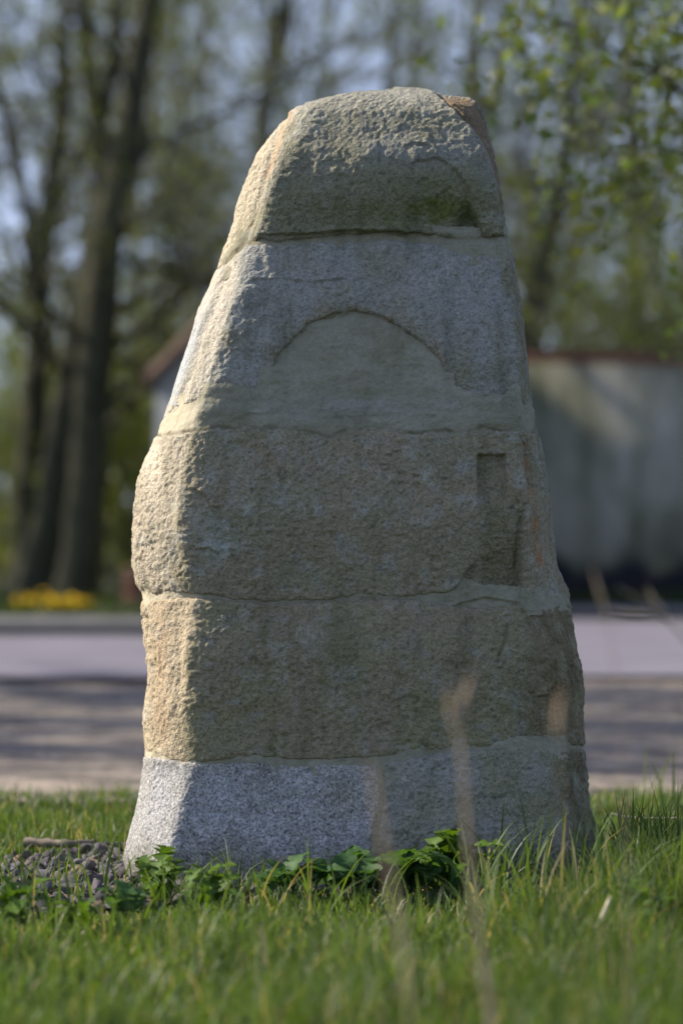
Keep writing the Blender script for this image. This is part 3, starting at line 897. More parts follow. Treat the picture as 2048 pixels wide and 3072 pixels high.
# ------------------------------------------------------------------ broad-leaved weeds at the foot of the stone
def leaf_mesh(kind, k):
    r = np.random.RandomState(300 + k)
    ns = 13
    t = np.linspace(0, 1, ns)
    if kind == 'dandelion':
        wd = 0.16 * (0.25 + 0.9 * t) * np.sqrt(np.clip(1 - t ** 5, 0, 1))
        wd = wd * (1 + 0.55 * np.where(np.arange(ns) % 2 == 0, -1, 1) * (t < 0.93)) + 0.01
        L = 1.0
    else:
        tt = np.clip((t - 0.3) / 0.7, 0, 1)
        wd = 0.27 * np.sin(np.pi * tt ** 0.75) + 0.008
        wd = wd * (1 + 0.05 * np.where(np.arange(ns) % 2 == 0, -1, 1))
        L = 1.0
    arch = 0.42 * np.sin(t * 2.3) - 0.18 * t ** 2
    V = []
    for i in range(ns):
        for u in (-1, -0.5, 0, 0.5, 1):
            V.append((t[i] * L, u * wd[i], arch[i] + 0.25 * wd[i] * abs(u) + 0.03 * math.sin(i * 1.9 + u * 3 + k)))
    V = np.array(V)
    a = np.arange(ns - 1)[:, None] * 5 + np.arange(4)[None]
    a = a.ravel()
    Fq = np.stack([a, a + 1, a + 6, a + 5], 1)
    col = np.array([0.085, 0.155, 0.020]) if kind == 'dandelion' else np.array([0.065, 0.135, 0.040])
    cc = np.tile(col, (len(V), 1)) * (0.85 + 0.3 * (np.abs(np.tile([-1, -0.5, 0, 0.5, 1], ns)) < 0.1))[:, None] * r.uniform(0.85, 1.15)
    me = npmesh('leaf', V, Fq, smooth=True, cols=cc)
    me.materials.append(M['weed'])
    return me
LD = [leaf_mesh('dandelion', k) for k in range(3)]
LB = [leaf_mesh('dock', k) for k in range(3)]
def weed(name, label, cat, px, d, nl, size, meshes, seed, group=None, spread=1.0):
    r = random.Random(seed)
    X = (px - 1024) / F * d
    t = thing(name, (X, d, 0.012), label, cat, group)
    for i in range(nl):
        o = link('leaf', r.choice(meshes), None, t)
        a = i * 2.399 + r.uniform(-0.3, 0.3)
        o.location = (r.gauss(0, 0.02) * spread * (nl / 14), r.gauss(0, 0.02) * spread, r.uniform(0, 0.02))
        o.rotation_euler = (r.uniform(-0.35, 0.35), -r.uniform(0.2, 1.2), a)
        sz = size * r.uniform(0.65, 1.1)
        o.scale = (sz, sz * r.uniform(0.85, 1.2), sz)
    return t
weed('dandelion_plant', 'bright toothed dandelion rosette at the lower left corner of the pale granite block', 'weed', 470, 9.62, 12, 0.13, LD, 1, 'dandelion rosettes without flowers')
weed('dandelion_plant', 'dandelion rosette growing over the gravel left of the stone', 'weed', 250, 8.9, 10, 0.085, LD, 2, 'dandelion rosettes without flowers')
weed('dandelion_plant', 'dandelion rosette at the left edge of the picture in front of the gravel', 'weed', 30, 9.0, 12, 0.12, LD, 3, 'dandelion rosettes without flowers')
weed('dandelion_plant', 'dark toothed rosette against the foot of the stone beside the dry stalk', 'weed', 1340, 9.78, 26, 0.16, LD, 4, 'dandelion rosettes without flowers')
weed('dandelion_plant', 'dandelion rosette low in the grass below the pale granite block', 'weed', 620, 9.3, 12, 0.13, LD, 5, 'dandelion rosettes without flowers')
weed('dandelion_plant', 'bright rosette in the tall grass at the lower right of the stone', 'weed', 1900, 8.6, 10, 0.15, LD, 6, 'dandelion rosettes without flowers')
weed('dock_plant', 'broad pale-leaved dock in front of the joint of the lowest course', 'weed', 1215, 9.66, 46, 0.125, LB, 7, 'broad-leaved docks at the foot of the stone')
weed('dock_plant', 'low broad-leaved dock left of the larger pale-leaved one', 'weed', 1080, 9.64, 34, 0.105, LB, 8, 'broad-leaved docks at the foot of the stone')
weed('dock_plant', 'small broad-leaved dock among grass in front of the pale granite block', 'weed', 880, 9.60, 18, 0.12, LB, 9, 'broad-leaved docks at the foot of the stone')
weed('dock_plant', 'broad-leaved dock near the bright dandelion at the left corner', 'weed', 380, 9.15, 12, 0.085, LB, 10, 'broad-leaved docks at the foot of the stone')

# stick and straws
T = Tubes()
p = spline([at(75, 2585, 11.1), at(140, 2590, 11.08), at(215, 2580, 11.05), at(285, 2556, 11.1)], 14)
p[:, 2] = np.maximum(p[:, 2], 0.035)
T.add(p, np.interp(np.arange(14), [0, 13], [0.014, 0.009]) * (1 + 0.2 * np.sin(np.arange(14) * 2.0)), 8)
tag(link('stick', T.mesh('stick'), M['stick']), 'short dead stick lying on the back edge of the gravel', 'stick')
def straw(pts, label, rad=0.0018):
    T = Tubes(); T.add(spline(pts, 16), np.full(16, rad), 5)
    tag(link('straw', T.mesh('straw'), M['straw']), label, 'straw', 'dry pale straws in the grass')
straw([at(1830, 2440, 10.9), at(1880, 2452, 10.9), at(1960, 2455, 10.9), at(2040, 2454, 10.9)], 'long pale straw lying across the grass right of the stone', 0.0022)
straw([at(1292, 2556, 9.85), at(1295, 2575, 9.85), at(1300, 2600, 9.85)], 'short white straw standing before the dark toothed rosette', 0.002)
straw([at(1210, 2700, 9.3), at(1192, 2735, 9.3), at(1180, 2768, 9.3)], 'pale straw below the broad-leaved dock', 0.002)
straw([at(1842, 2680, 8.9), at(1840, 2760, 8.9), at(1838, 2840, 8.9)], 'upright straw with a pale knob in the right hand grass', 0.0018)
straw([at(1700, 2900, 8.2), at(1790, 2780, 8.3), at(1830, 2690, 8.4)], 'slanting yellow straw in the lower right grass', 0.0035)
straw([at(1560, 2990, 7.9), at(1640, 2900, 8.0), at(1700, 2830, 8.1)], 'short slanting straw near the lower right corner', 0.0035)

# ------------------------------------------------------------------ dry stalks close to the lens
def ground_z(p): return 0.0
def stalk(label, d, pts, rads, tips=(), tipr=0.007):
    t = thing('dry_stalk', (pts[0][0], pts[0][1], 0), label, 'stalk', 'dry stalks near the lens')
    base_ = np.array(t.location)
    T = Tubes(); q = spline(pts, 40) - base_
    T.add(q, np.interp(np.linspace(0, 1, 40), np.linspace(0, 1, len(rads)), rads), 8)
    link('stem', T.mesh('stem'), M['dry'], t)
    for tp in tips:
        T = Tubes(); q = spline(tp, 16) - base_
        u = np.linspace(0, 1, 16)
        T.add(q, tipr * (0.35 + 0.65 * np.sin(np.pi * np.clip(u * 1.05, 0, 1)) ** 0.7) * (1 - 0.75 * u ** 4), 7)
        link('seed_head', T.mesh('seed_head'), M['dry'], t)
    return t
d = 5.6
g0 = at(1515, 3560, d); g0.z = 0
stalk('tall bent dry stalk with forked head before the right half of the stone', d, [g0, at(1470, 3020, d), at(1440, 2810, d), at(1404, 2550, d), at(1391, 2290, d), at(1371, 2160, d)], [0.0059, 0.0056, 0.0048, 0.0039, 0.0035, 0.0030], [[at(1371, 2180, d), at(1392, 2110, d), at(1414, 2010, d)], [at(1376, 2210, d), at(1354, 2130, d), at(1342, 2050, d)]], 0.005)
g0 = at(1240, 3560, 4.9); g0.z = 0
stalk('faint shorter dry stalk before the joint of the lowest course', 4.9, [g0, at(1235, 3050, 5.0), at(1195, 2750, 5.1), at(1166, 2600, 5.1), at(1140, 2450, 5.1), at(1115, 2290, 5.1)], [0.0006, 0.0006, 0.0009, 0.0026, 0.0038, 0.0038])
g0 = at(1700, 3700, 5.4); g0.z = 0
stalk('thin dry stem with an orange seed head before the right edge of the stone', 5.4, [g0, at(1700, 2900, 5.4), at(1690, 2400, 5.4), at(1672, 2190, 5.4)], [0.0008, 0.0006, 0.0005, 0.0005], [[at(1670, 2210, 5.4), at(1678, 2130, 5.4), at(1688, 2065, 5.4)]], 0.0046)
g0 = at(2300, 3500, 6.3); g0.z = 0
stalk('dry grass heads leaning in from the right edge above the road', 6.3, [g0, at(2220, 2600, 6.3), at(2130, 2000, 6.3), at(2010, 1850, 6.3), at(1900, 1785, 6.3), at(1850, 1760, 6.3)], [0.0028, 0.0026, 0.003, 0.004, 0.003, 0.001], [[at(2000, 1845, 6.3), at(1960, 1800, 6.3), at(1935, 1755, 6.3)], [at(1960, 1842, 6.3), at(1880, 1842, 6.3), at(1810, 1825, 6.3)]], 0.004)
g0 = at(1890, 3500, 5.9); g0.z = 0
stalk('thin dry stem rising across the road at the right', 5.9, [g0, at(1880, 2700, 5.9), at(1860, 2100, 5.9), at(1820, 1850, 5.9)], [0.0012, 0.0012, 0.001, 0.0008], [[at(1822, 1860, 5.9), at(1800, 1780, 5.9), at(1770, 1690, 5.9)]], 0.003)

# ------------------------------------------------------------------ wall and outbuilding across the road
WALLX0, WALLX1, WY0, WY1, WH = 1.28, 9.0, 38.0, 41.5, 2.46
ang = math.atan2(WY1 - WY0, WALLX1 - WALLX0)
WL = math.hypot(WALLX1 - WALLX0, WY1 - WY0)
wt = thing('garden_wall', (WALLX0, WY0, 0.05), 'long stained grey wall with clay tile coping and a dark foot, right of the stone', 'wall', rz=ang)
def box_me(name, x0, x1, y0, y1, z0, z1, nx=1, nz=1):
    V = [(x, y, z) for z in (z0, z1) for (x, y) in ((x0, y0), (x1, y0), (x1, y1), (x0, y1))]
    Fq = [(0, 3, 2, 1), (4, 5, 6, 7), (0, 1, 5, 4), (1, 2, 6, 5), (2, 3, 7, 6), (3, 0, 4, 7)]
    return npmesh(name, V, Fq)
link('masonry', box_me('masonry', 0, WL, 0, 0.38, -0.1, WH - 0.1), M['plaster'], wt)
link('bedding', box_me('bedding', -0.02, WL, -0.03, 0.41, WH - 0.098, WH - 0.03), M['brick'], wt)
def barrel(name, L, R, th):
    a = np.linspace(0, np.pi, 8)
    V = []
    for yy, rr in ((0, R), (0, R - th), (L, R * 0.88), (L, R * 0.88 - th)):
        for q in a: V.append((math.cos(q) * rr, yy, math.sin(q) * rr * 0.75))
    Fq = []
    for i_ in range(7):
        Fq += [(i_, i_ + 1, 16 + i_ + 1, 16 + i_), (8 + i_ + 1, 8 + i_, 24 + i_, 24 + i_ + 1), (i_ + 1, i_, 8 + i_, 8 + i_ + 1)]
    me = npmesh(name, V, Fq, smooth=False); me.materials.append(M['tile']); return me
tile = barrel('coping_tile', 0.52, 0.078, 0.014)
nt_ = int(WL / 0.165)
for k in range(nt_):
    o = link('coping_tile', tile, None, wt)
    o.location = (0.09 + k * 0.165, -0.06 + rg.uniform(-0.015, 0.015), WH - 0.03 + rg.uniform(-0.008, 0.008))
    o.rotation_euler = (rg.uniform(-0.03, 0.03), 0, rg.uniform(-0.05, 0.05))
# outbuilding (gable to the road)
HX0, HX1, HY, HDEP, EAVE, APEX = -1.70, 1.22, 36.3, 5.0, 2.12, 3.60
ht = thing('outbuilding', ((HX0 + HX1) / 2, HY, 0.05), 'small limewashed outbuilding with a clay tiled gable roof, mostly hidden behind the stone', 'building')
hw = (HX1 - HX0) / 2
V = [(-hw, 0, -0.1), (hw, 0, -0.1), (hw, 0, EAVE), (0, 0, APEX), (-hw, 0, EAVE), (-hw, HDEP, -0.1), (hw, HDEP, -0.1), (hw, HDEP, EAVE), (0, HDEP, APEX), (-hw, HDEP, EAVE)]
link('wall', npmesh('wall', V, [0, 1, 2, 3, 4, 9, 8, 7, 6, 5, 0, 4, 9, 5, 1, 6, 7, 2], [5, 5, 4, 4]), M['limewash'], ht)
def slab(name, sgn):
    dx, dz = sgn * (hw + 0.08), -(APEX - EAVE) * (hw + 0.08) / hw
    nrm = Vector((-dz * sgn, 0, abs(dx))).normalized() * 0.09 if sgn > 0 else Vector((dz, 0, abs(dx))).normalized() * 0.09
    nrm = Vector((abs(dz) * sgn, 0, abs(dx))).normalized() * 0.04
    a = Vector((0, -0.14, APEX + 0.012)); b = Vector((dx, -0.14, APEX + 0.012 + dz))
    c = b + Vector((0, HDEP + 0.28, 0)); e = a + Vector((0, HDEP + 0.28, 0))
    V = [a, b, c, e, a + nrm, b + nrm, c + nrm, e + nrm]
    return link(name, npmesh(name, [tuple(v) for v in V], [(0, 3, 2, 1), (4, 5, 6, 7), (0, 1, 5, 4), (1, 2, 6, 5), (2, 3, 7, 6), (3, 0, 4, 7)]), M['tile'], ht)
r1 = slab('roof', -1); r2 = slab('roof', 1)
vt = barrel('roof_tile', 0.40, 0.085, 0.015)
slope = math.atan2(APEX - EAVE, hw); slen = math.hypot(APEX - EAVE, hw) + 0.10
for sgn, rf in ((-1, r1), (1, r2)):
    for k in range(int(slen / 0.30)):
        for row in range(3):
            o = link('roof_tile', vt, None, rf)
            dist = slen - 0.05 - k * 0.30 
            o.rotation_euler = Vector((sgn * math.cos(slope), 0, -math.sin(slope))).cross(Vector((0, 0, 1))).to_track_quat('X', 'Z').to_euler()
            # axis of the barrel (its local y) runs up the slope
            up = Vector((-sgn * math.cos(slope), 0, math.sin(slope)))
            nrm = Vector((sgn * math.sin(slope), 0, math.cos(slope)))
            xax = up.cross(nrm)
            o.rotation_euler = Matrix((xax, up, nrm)).transposed().to_euler()
            o.location = Vector((sgn * dist * math.cos(slope), -0.10 + row * 0.17, APEX + 0.012 - dist * math.sin(slope))) + nrm * 0.035
# brick gate pier beside the outbuilding
gp = thing('gate_pier', (-1.83, 35.6, 0.08), 'low weathered red brick pier at the left foot of the outbuilding', 'pier')
for c in range(5):
    for b in range(2):
        o = link('brick', bpy.data.meshes.get('brick_me') or box_me('brick_me', -0.056, 0.056, -0.11, 0.11, -0.034, 0.034), M['brick'], gp)
        o.location = ((b - 0.5) * 0.125, 0, 0.036 + c * 0.078) if c % 2 == 0 else (0, (b - 0.5) * 0.24, 0.036 + c * 0.078)
        if c % 2: o.rotation_euler = (0, 0, math.pi / 2)
link('mortar', box_me('pier_mortar', -0.108, 0.108, -0.10, 0.10, 0, 5 * 0.078 - 0.006), M['kerb'], gp)

# dandelion clumps in flower on the verge
def flower_clump(px, d, label, seed, n=11):
    r = random.Random(seed)
    X = (px - 1024) / F * d
    z = float(zverge(np.array(X), np.array(d)))
    t = thing('flower_clump', (X, d, z), label, 'flowers', 'yellow flowers along the verge')
    rr = np.random.RandomState(seed)
    o = blades('foliage', rr.normal(0, 0.05, 90), rr.normal(0, 0.05, 90), rr.uniform(0.06, 0.14, 90), np.full(90, 0.016), rr.uniform(0.2, 0.9, 90), gcol(90, rr, 0), lambda a, b: a * 0, rr, seg=2, kind=None, parent=t)
    hh = r.uniform(0.04, 0.13)
    for k in range(n):
        f = link('flower', FM, None, t)
        f.location = (r.gauss(0, 0.036), r.gauss(0, 0.04), r.uniform(0.06, 0.10) + hh * r.random())
        f.rotation_euler = (r.uniform(-0.2, 1.1), r.uniform(-0.5, 0.5), r.uniform(0, 6))
        f.scale = (r.uniform(0.8, 1.2),) * 3
V = []; Fq = []
for ringn, (rad, zz) in enumerate(((0.031, 0.004), (0.024, 0.013), (0.012, 0.018))):
    for k in range(12):
        a = k / 12 * 2 * math.pi + ringn * 0.2
        b = len(V)
        V += [(0, 0, zz * 0.2), (math.cos(a - 0.2) * rad * 0.7, math.sin(a - 0.2) * rad * 0.7, zz), (math.cos(a) * rad, math.sin(a) * rad, zz * 1.1), (math.cos(a + 0.2) * rad * 0.7, math.sin(a + 0.2) * rad * 0.7, zz)]
        Fq.append((b, b + 1, b + 2, b + 3))
FM = npmesh('flower', V, Fq); FM.materials.append(M['yellow'])
for k, (px, dd, lb) in enumerate([(60, 33.6, 'yellow flower clump at the far left end of the row'), (98, 33.5, 'second yellow flower clump from the left, standing tallest'), (142, 33.7, 'yellow flower clump left of the middle of the row'), (170, 33.6, 'yellow flower clump in the middle of the row'), (206, 33.8, 'yellow flower clump just right of the middle of the row'), (232, 33.6, 'second yellow flower clump from the right end'), (257, 33.7, 'rightmost yellow flower clump, below the leaning trunk')]):
    flower_clump(px, dd, lb, 60 + k)

# ------------------------------------------------------------------ trees
def leaf_cloud(P, size, r, col, spread=0.0, jitter=0.35):
    n = len(P)
    A = r.normal(size=(n, 3)); A /= np.linalg.norm(A, axis=1, keepdims=True)
    B = np.cross(A, r.normal(size=(n, 3))); B /= np.linalg.norm(B, axis=1, keepdims=True)
    s = size * r.uniform(0.6, 1.3, n)
    a = A * s[:, None] * 0.5; b = B * (s * 0.32)[:, None]
    V = np.stack([P - a, P + b, P + a, P - b], 1).reshape(-1, 3)
    Fq = np.arange(n * 4).reshape(-1, 4)
    cc = np.asarray(col)[None] * r.uniform(1 - jitter, 1 + jitter, (n, 1)) * np.array([1, 1, 1]) 
    cc = cc * np.stack([r.uniform(0.85, 1.25, n), np.ones(n), r.uniform(0.6, 1.3, n)], 1)
    return V, Fq, np.repeat(cc, 4, axis=0)

def grow(r, T, TW, tips, p0, dirv, length, rad, level, maxlevel, up=0.15, wig=0.18, kids=(4, 7), ratio=0.62, twig_min=0.012, ang=0.75):
    n = 7
    pts = [np.array(p0, float)]; dv = np.array(dirv, float); dv /= np.linalg.norm(dv)
    for k in range(n - 1):
        dv = dv + r.normal(0, wig, 3) + np.array([0, 0, up * 0.3]); dv /= np.linalg.norm(dv)
        pts.append(pts[-1] + dv * length / (n - 1))
    pts = np.array(pts)
    rr = np.linspace(rad, rad * 0.35, n)
    (T if rad > 0.02 else TW).add(pts, rr, 6 if rad > 0.02 else 3)
    if level >= maxlevel:
        tips.append(pts)
        return
    if level >= maxlevel - 1:
        tips.append(pts[3:])
    for c in range(r.randint(kids[0], kids[1] + 1)):
        t = r.uniform(0.25, 1.0); i_ = min(n - 2, int(t * (n - 1)))
        p = pts[i_] + (pts[i_ + 1] - pts[i_]) * (t * (n - 1) - i_)
        ax = pts[i_ + 1] - pts[i_]; ax /= np.linalg.norm(ax)
        q = r.normal(size=3); q -= q.dot(ax) * ax; q /= np.linalg.norm(q)
        nd = ax * math.cos(ang) + q * math.sin(ang) * r.uniform(0.7, 1.2)
        grow(r, T, TW, tips, p, nd, length * ratio * r.uniform(0.7, 1.2), max(rad * 0.5 * r.uniform(0.7, 1.1), 0.003), level + 1, maxlevel, up, wig, kids, ratio, twig_min, ang)

def tree(name, label, cat, d, stems, seed, leaves=2500, lcol=(0.11, 0.14, 0.03), lsize=0.055, branch_from=0.2, nb=12, blen=2.2, maxlevel=2, bark='bark', twigmat='twig', kids=(4, 6), group='trees beyond the road', up=0.15):
    """stems: list of (points, radii) in world space, first is the main trunk"""
    r = np.random.RandomState(seed)
    p0 = stems[0][0][0]
    loc = Vector((p0[0], p0[1], 0.0))
    t = thing(name, loc, label, cat, group)
    off = np.array(loc)
    tips = []
    TB, TW = Tubes(), Tubes()
    for si, (pts, rads) in enumerate(stems):
        q = spline(pts, 26) - off
        q[2:-1] += r.normal(0, 0.012, (23, 3))
        rd = np.interp(np.linspace(0, 1, 26), np.linspace(0, 1, len(rads)), rads)
        if si == 0: rd[:3] *= np.array([1.35, 1.12, 1.03])
        TT = Tubes(); TT.add(q, rd * (1 + 0.05 * r.normal(size=26)), 12)
        link('trunk' if si == 0 else 'limb', TT.mesh('trunk'), M[bark], t)
        k_nb = nb if si == 0 else nb * 2 // 3
        for b in range(k_nb):
            u = branch_from + (1 - branch_from) * (b + r.rand()) / k_nb
            i_ = min(24, int(u * 25))
            ax = q[i_ + 1] - q[i_]; ax /= np.linalg.norm(ax)
            v = r.normal(size=3); v -= v.dot(ax) * ax; v /= np.linalg.norm(v)
            grow(r, TB, TW, tips, q[i_], ax * 0.45 + v + np.array([0, 0, 0.2]), blen * r.uniform(0.6, 1.2) * (1.15 - 0.5 * u), rd[i_] * r.uniform(0.18, 0.36), 0, maxlevel, up=up, kids=kids)
    if TB.V: link('branches', TB.mesh('branches'), M[bark], t, kind='stuff')
    if TW.V: link('twigs', TW.mesh('twigs'), M[twigmat], t, kind='stuff')
    if leaves:
        allp = np.concatenate([tp for tp in tips])
        idx = r.randint(0, len(allp), leaves)
        P = allp[idx] + r.normal(0, 0.07, (leaves, 3))
        V, Fq, cc = leaf_cloud(P, lsize, r, lcol)
        link('crown', npmesh('crown', V, Fq, cols=cc), M['leaf'], t, kind='stuff')
    return t

def stem(dpts, d, r0, r1, base=True):
    """dpts: traced points (bottom first) at distance d; extended above the frame by the last direction"""
    P = [np.array(atd(x, y, d)) for x, y in dpts]
    if base:
        b = P[0].copy(); b[2] = 0.03; P = [b] + P
    v = P[-1] - P[-2]; v /= np.linalg.norm(v)
    P.append(P[-1] + v * 1.6 + np.array([0.1, 0, 0.3]))
    return (P, [r0, (r0 * 2 + r1) / 3, r1, r1 * 0.5])

LC = (0.125, 0.155, 0.038)
tree('leaning_tree', 'stoutest dark trunk left of the stone, leaning right, with ivy-green tufts', 'tree', 38,
     [stem([(172, 1365), (195, 1200), (208, 1000), (220, 800), (238, 600), (270, 450), (295, 320), (312, 180), (342, 30)], 38, 0.20, 0.13),
      stem([(215, 950), (260, 905), (330, 870), (400, 800), (470, 730)], 38, 0.055, 0.02, False),
      stem([(285, 420), (340, 330), (420, 300), (520, 260)], 38, 0.05, 0.02, False),
      stem([(240, 590), (330, 600), (430, 640), (480, 660)], 38, 0.045, 0.02, False)], 1, 6000, LC, nb=16, blen=2.0)
tree('slanting_tree', 'dark trunk leaning right whose foot stands just left of the stoutest trunk', 'tree', 39,
     [stem([(85, 1365), (110, 1240), (140, 1080), (165, 900), (200, 700), (232, 560), (250, 420), (232, 300), (205, 180), (190, 30)], 39, 0.21, 0.09),
      stem([(232, 300), (255, 180), (270, 30)], 39, 0.07, 0.035, False)], 2, 5200, LC, nb=14, blen=1.8)
tree('forked_tree', 'forked slender tree nearest the left edge, behind the yellow flowers', 'tree', 40.5,
     [stem([(55, 1360), (65, 1200), (75, 1000), (85, 800), (92, 600), (120, 450), (140, 330), (150, 180), (145, 30)], 40.5, 0.15, 0.085),
      stem([(88, 620), (65, 480), (40, 380), (15, 300)], 40.5, 0.08, 0.04, False),
      stem([(100, 560), (150, 430), (190, 340), (235, 240)], 40.5, 0.06, 0.03, False)], 3, 5200, LC, nb=14, blen=1.8)
tree('straight_tree', 'slender dark trunk seen just above the left shoulder of the stone', 'tree', 44,
     [stem([(560, 1350), (575, 1100), (590, 800), (598, 500), (602, 300), (615, 180), (648, 30)], 44, 0.15, 0.085),
      stem([(598, 520), (545, 430), (470, 380), (400, 350)], 44, 0.05, 0.02, False)], 4, 5200, LC, nb=26, blen=2.4)
tree('crooked_tree', 'dark crooked trunk right of the stone above the tiled wall', 'tree', 43,
     [stem([(1215, 1350), (1218, 1000), (1222, 800), (1232, 650), (1248, 545), (1295, 450), (1302, 330), (1312, 200), (1330, 30)], 43, 0.17, 0.06),
      stem([(1248, 560), (1215, 450), (1195, 330), (1215, 240), (1240, 160)], 43, 0.05, 0.025, False)], 5, 6000, LC, nb=26, blen=2.2)
tree('thin_tree', 'thin pale trunk between the crooked trunk and the right edge', 'tree', 47,
     [stem([(1440, 1350), (1450, 1000), (1440, 700), (1455, 400), (1430, 200), (1440, 30)], 47, 0.10, 0.06)], 6, 5200, LC, nb=24, blen=2.4)
tree('hidden_tree', 'trunk rising behind the rounded top of the stone', 'tree', 46,
     [stem([(900, 1350), (905, 1000), (895, 600), (905, 300), (895, 150), (905, 20)], 46, 0.12, 0.06)], 7, 5200, LC, nb=24, blen=2.4)
tree('slim_tree', 'slim trunk behind the right shoulder of the stone top', 'tree', 49,
     [stem([(1070, 1350), (1075, 1000), (1085, 600), (1098, 300), (1090, 150), (1110, 20)], 49, 0.10, 0.05)], 8, 4600, LC, nb=24, blen=2.4)
tree('grey_tree', 'greyish trunk between the stoutest trunk and the stone', 'tree', 48,
     [stem([(420, 1350), (425, 1000), (440, 700), (430, 400), (450, 200), (470, 20)], 48, 0.08, 0.045)], 9, 5200, LC, nb=24, blen=2.4, bark='bark_pale')

# near branch overhanging from the right, with young leaves
d = 17.5
tree('overhanging_tree', 'leafy branches hanging in from the right edge at the top', 'tree', d,
     [([np.array([3.0, 17.9, 0.0]), np.array([2.95, 17.9, 1.2]), np.array([2.8, 17.8, 2.6]), np.array([2.9, 17.7, 4.2])], [0.14, 0.12, 0.09, 0.05]),
      ([np.array([2.85, 17.8, 2.3]), np.array(atd(1700, 300, d)), np.array(atd(1520, 180, d)), np.array(atd(1420, 120, d)), np.array(atd(1340, 75, d)), np.array(atd(1230, 20, d))], [0.035, 0.022, 0.016, 0.012, 0.006]),
      ([np.array([2.85, 17.8, 1.9]), np.array(atd(1720, 420, d)), np.array(atd(1560, 330, d)), np.array(atd(1440, 330, d)), np.array(atd(1360, 340, d))], [0.025, 0.012, 0.008, 0.004]),
      ([np.array([2.8, 17.8, 2.6]), np.array(atd(1700, 100, d)), np.array(atd(1500, 20, d)), np.array(atd(1330, -10, d))], [0.02, 0.012, 0.008, 0.004])],
     12, 2900, (0.10, 0.135, 0.035), 0.068, branch_from=0.25, nb=22, blen=0.85, maxlevel=1, kids=(3, 5), group='trees on the near side of the road')
# trees left of the view that throw the bands of shade across the track
for k, (x, y, lb) in enumerate(((-9.5, 20.6, 'bare roadside tree left of the track, its shadow crossing the dirt'), (-12.0, 19.0, 'second roadside tree further left of the track'), (-10.5, 23.6, 'roadside tree beside the asphalt, left of the track'))):
    tree('roadside_tree', lb, 'tree', y, [([np.array([x, y, 0]), np.array([x + .2, y, 2.5]), np.array([x, y + .2, 5.5]), np.array([x + .3, y, 9.5])], [0.24, 0.2, 0.15, 0.06]),
         ([np.array([x, y, 4.0]), np.array([x + 1.2, y + .1, 5.8]), np.array([x + 2.0, y - .1, 8.0])], [0.1, 0.07, 0.03])], 20 + k, 7000, LC, 0.12, nb=22, blen=2.6, maxlevel=1, group='trees on the near side of the road')

# the same wood goes on to the left of the view
for k, (src, x, y, rz, lb) in enumerate((('leaning_tree', -7.5, 37.5, 1.2, 'stout dark tree of the wood, first beyond the left edge of the view'), ('slanting_tree', -9.5, 40.5, 2.6, 'slanting tree of the wood, second beyond the left edge of the view'), ('forked_tree', -12.0, 38.5, 4.0, 'forked tree of the wood, third beyond the left edge of the view'), ('leaning_tree', -14.5, 42.0, 5.1, 'stout tree of the wood, farthest beyond the left edge of the view'))):
    c = copy_tree(bpy.data.objects[src]); c.location = (x, y, 0); c.rotation_euler = (0, 0, rz); c['label'] = lb
# shrubs and undergrowth
def shrub(label, x, y, rad, h, seed, n=2600, col=(0.10, 0.13, 0.03), ls=0.07):
    r = np.random.RandomState(seed)
    t = thing('shrub', (x, y, 0.05), label, 'shrub', 'shrubs beyond the road')
    T = Tubes(); tips = []
    for k in range(9):
        a = r.uniform(0, 6.28); 
        dv = np.array([math.cos(a) * 0.5, math.sin(a) * 0.5, 1.0])
        grow(r, T, T, tips, (r.normal(0, rad * .25), r.normal(0, rad * .25), 0), dv, h * r.uniform(0.6, 0.95), 0.022, 0, 2, kids=(4, 6), wig=0.2)
    link('stems', T.mesh('stems'), M['twig'], t, kind='stuff')
    allp = np.concatenate(tips)
    P = allp[r.randint(0, len(allp), n)] + r.normal(0, 0.09, (n, 3))
    V, Fq, cc = leaf_cloud(P, ls, r, col)
    link('foliage', npmesh('foliage', V, Fq, cols=cc), M['leaf'], t, kind='stuff')
SH = [(-3.4, 41.5, 1.0, 2.3, 'green shrub at the far left behind the flowers'), (-2.2, 42.5, 1.0, 2.8, 'green shrub showing between the two stout trunks'), (-1.75, 40.8, 0.8, 2.1, 'shrub between the stout trunk and the limewashed wall'), (-2.9, 45.0, 1.2, 3.6, 'taller shrub behind the leaning trunks'), (-1.2, 44.5, 1.2, 3.6, 'tall shrub behind the outbuilding at its left'),
      (1.7, 42.0, 1.0, 4.0, 'green shrub rising over the tiled wall next to the stone'), (2.6, 43.5, 1.1, 4.6, 'bushy shrub over the middle of the tiled wall'), (3.5, 43.0, 1.1, 4.4, 'shrub over the wall at the right edge'), (4.8, 44.0, 1.2, 3.4, 'shrub over the wall beyond the right edge'), (-4.8, 43.5, 1.2, 2.4, 'shrub beyond the left edge of the view')]
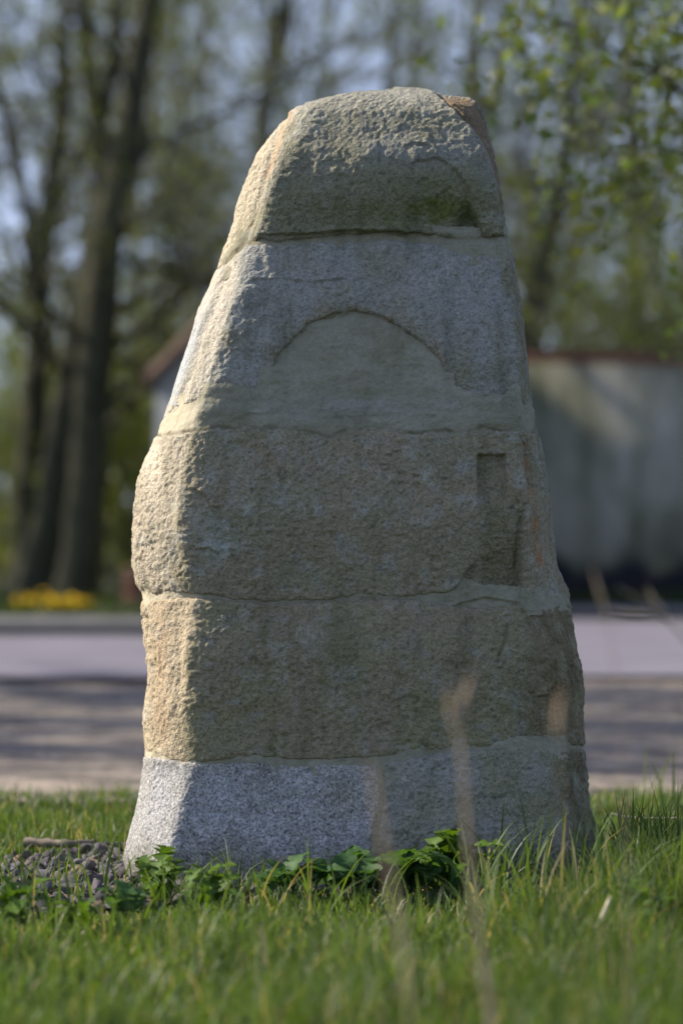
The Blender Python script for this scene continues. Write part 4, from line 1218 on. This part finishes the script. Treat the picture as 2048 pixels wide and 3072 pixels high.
for k, (x, y, rd, h, lb) in enumerate(SH):
    shrub(lb, x, y, rd, h, 80 + k, 6500, (0.105, 0.135, 0.036))

# far wood: one mass of thin trees, twigs and young leaves
r = np.random.RandomState(99)
TB, TW = Tubes(), Tubes(); tips = []
for k in range(50):
    y = r.uniform(52, 86); x = r.uniform(-1, 1) * (y * 0.125 + 3)
    h = r.uniform(9, 13)
    pts = spline([(x, y, 0), (x + r.normal(0, .3), y, h * .4), (x + r.normal(0, .6), y, h)], 12)
    TB.add(pts, np.linspace(r.uniform(.07, .15), 0.04, 12), 6)
    for b in range(13):
        i_ = r.randint(2, 11)
        v = r.normal(size=3); v[2] = abs(v[2]) * 0.5 + .2
        grow(r, TB, TW, tips, pts[i_], v, r.uniform(1.6, 3.0), 0.035, 0, 1, kids=(6, 10), ratio=0.6, up=0.2)
fw = thing('distant_wood', (0, 60, 0), 'far wood of thin trees coming into leaf', 'wood')
bpy.data.objects.remove(fw)
fw = link('distant_wood', TB.mesh('distant_wood'), M['bark'], kind='stuff', label='far wood of thin bare trunks coming into leaf behind everything', cat='wood')
M['far_twig'] = m_simple('far_twig', [(0.3, (0.07, 0.078, 0.068)), (0.7, (0.13, 0.14, 0.12))], 3, 0.9)  # paler grey-green than the near twigs, distance haze put into the colour
link('twigs', TW.mesh('twigs'), M['far_twig'], fw, kind='stuff')
allp = np.concatenate(tips)
P = allp[r.randint(0, len(allp), 40000)] + r.normal(0, 0.12, (40000, 3))
V, Fq, cc = leaf_cloud(P, 0.10, r, (0.12, 0.145, 0.05))
link('leaves', npmesh('leaves', V, Fq, cols=cc), M['leaf'], fw, kind='stuff')
# distant hedge that closes the foot of the wood
r = np.random.RandomState(98)
P = np.stack([r.uniform(-16, 16, 26000), r.uniform(50, 58, 26000), np.abs(r.normal(0, 1.0, 26000))], 1)
V, Fq, cc = leaf_cloud(P, 0.16, r, (0.09, 0.11, 0.03))
link('undergrowth', npmesh('undergrowth', V, Fq, cols=cc), M['leaf'], kind='stuff', label='dense green undergrowth at the foot of the far wood', cat='undergrowth')
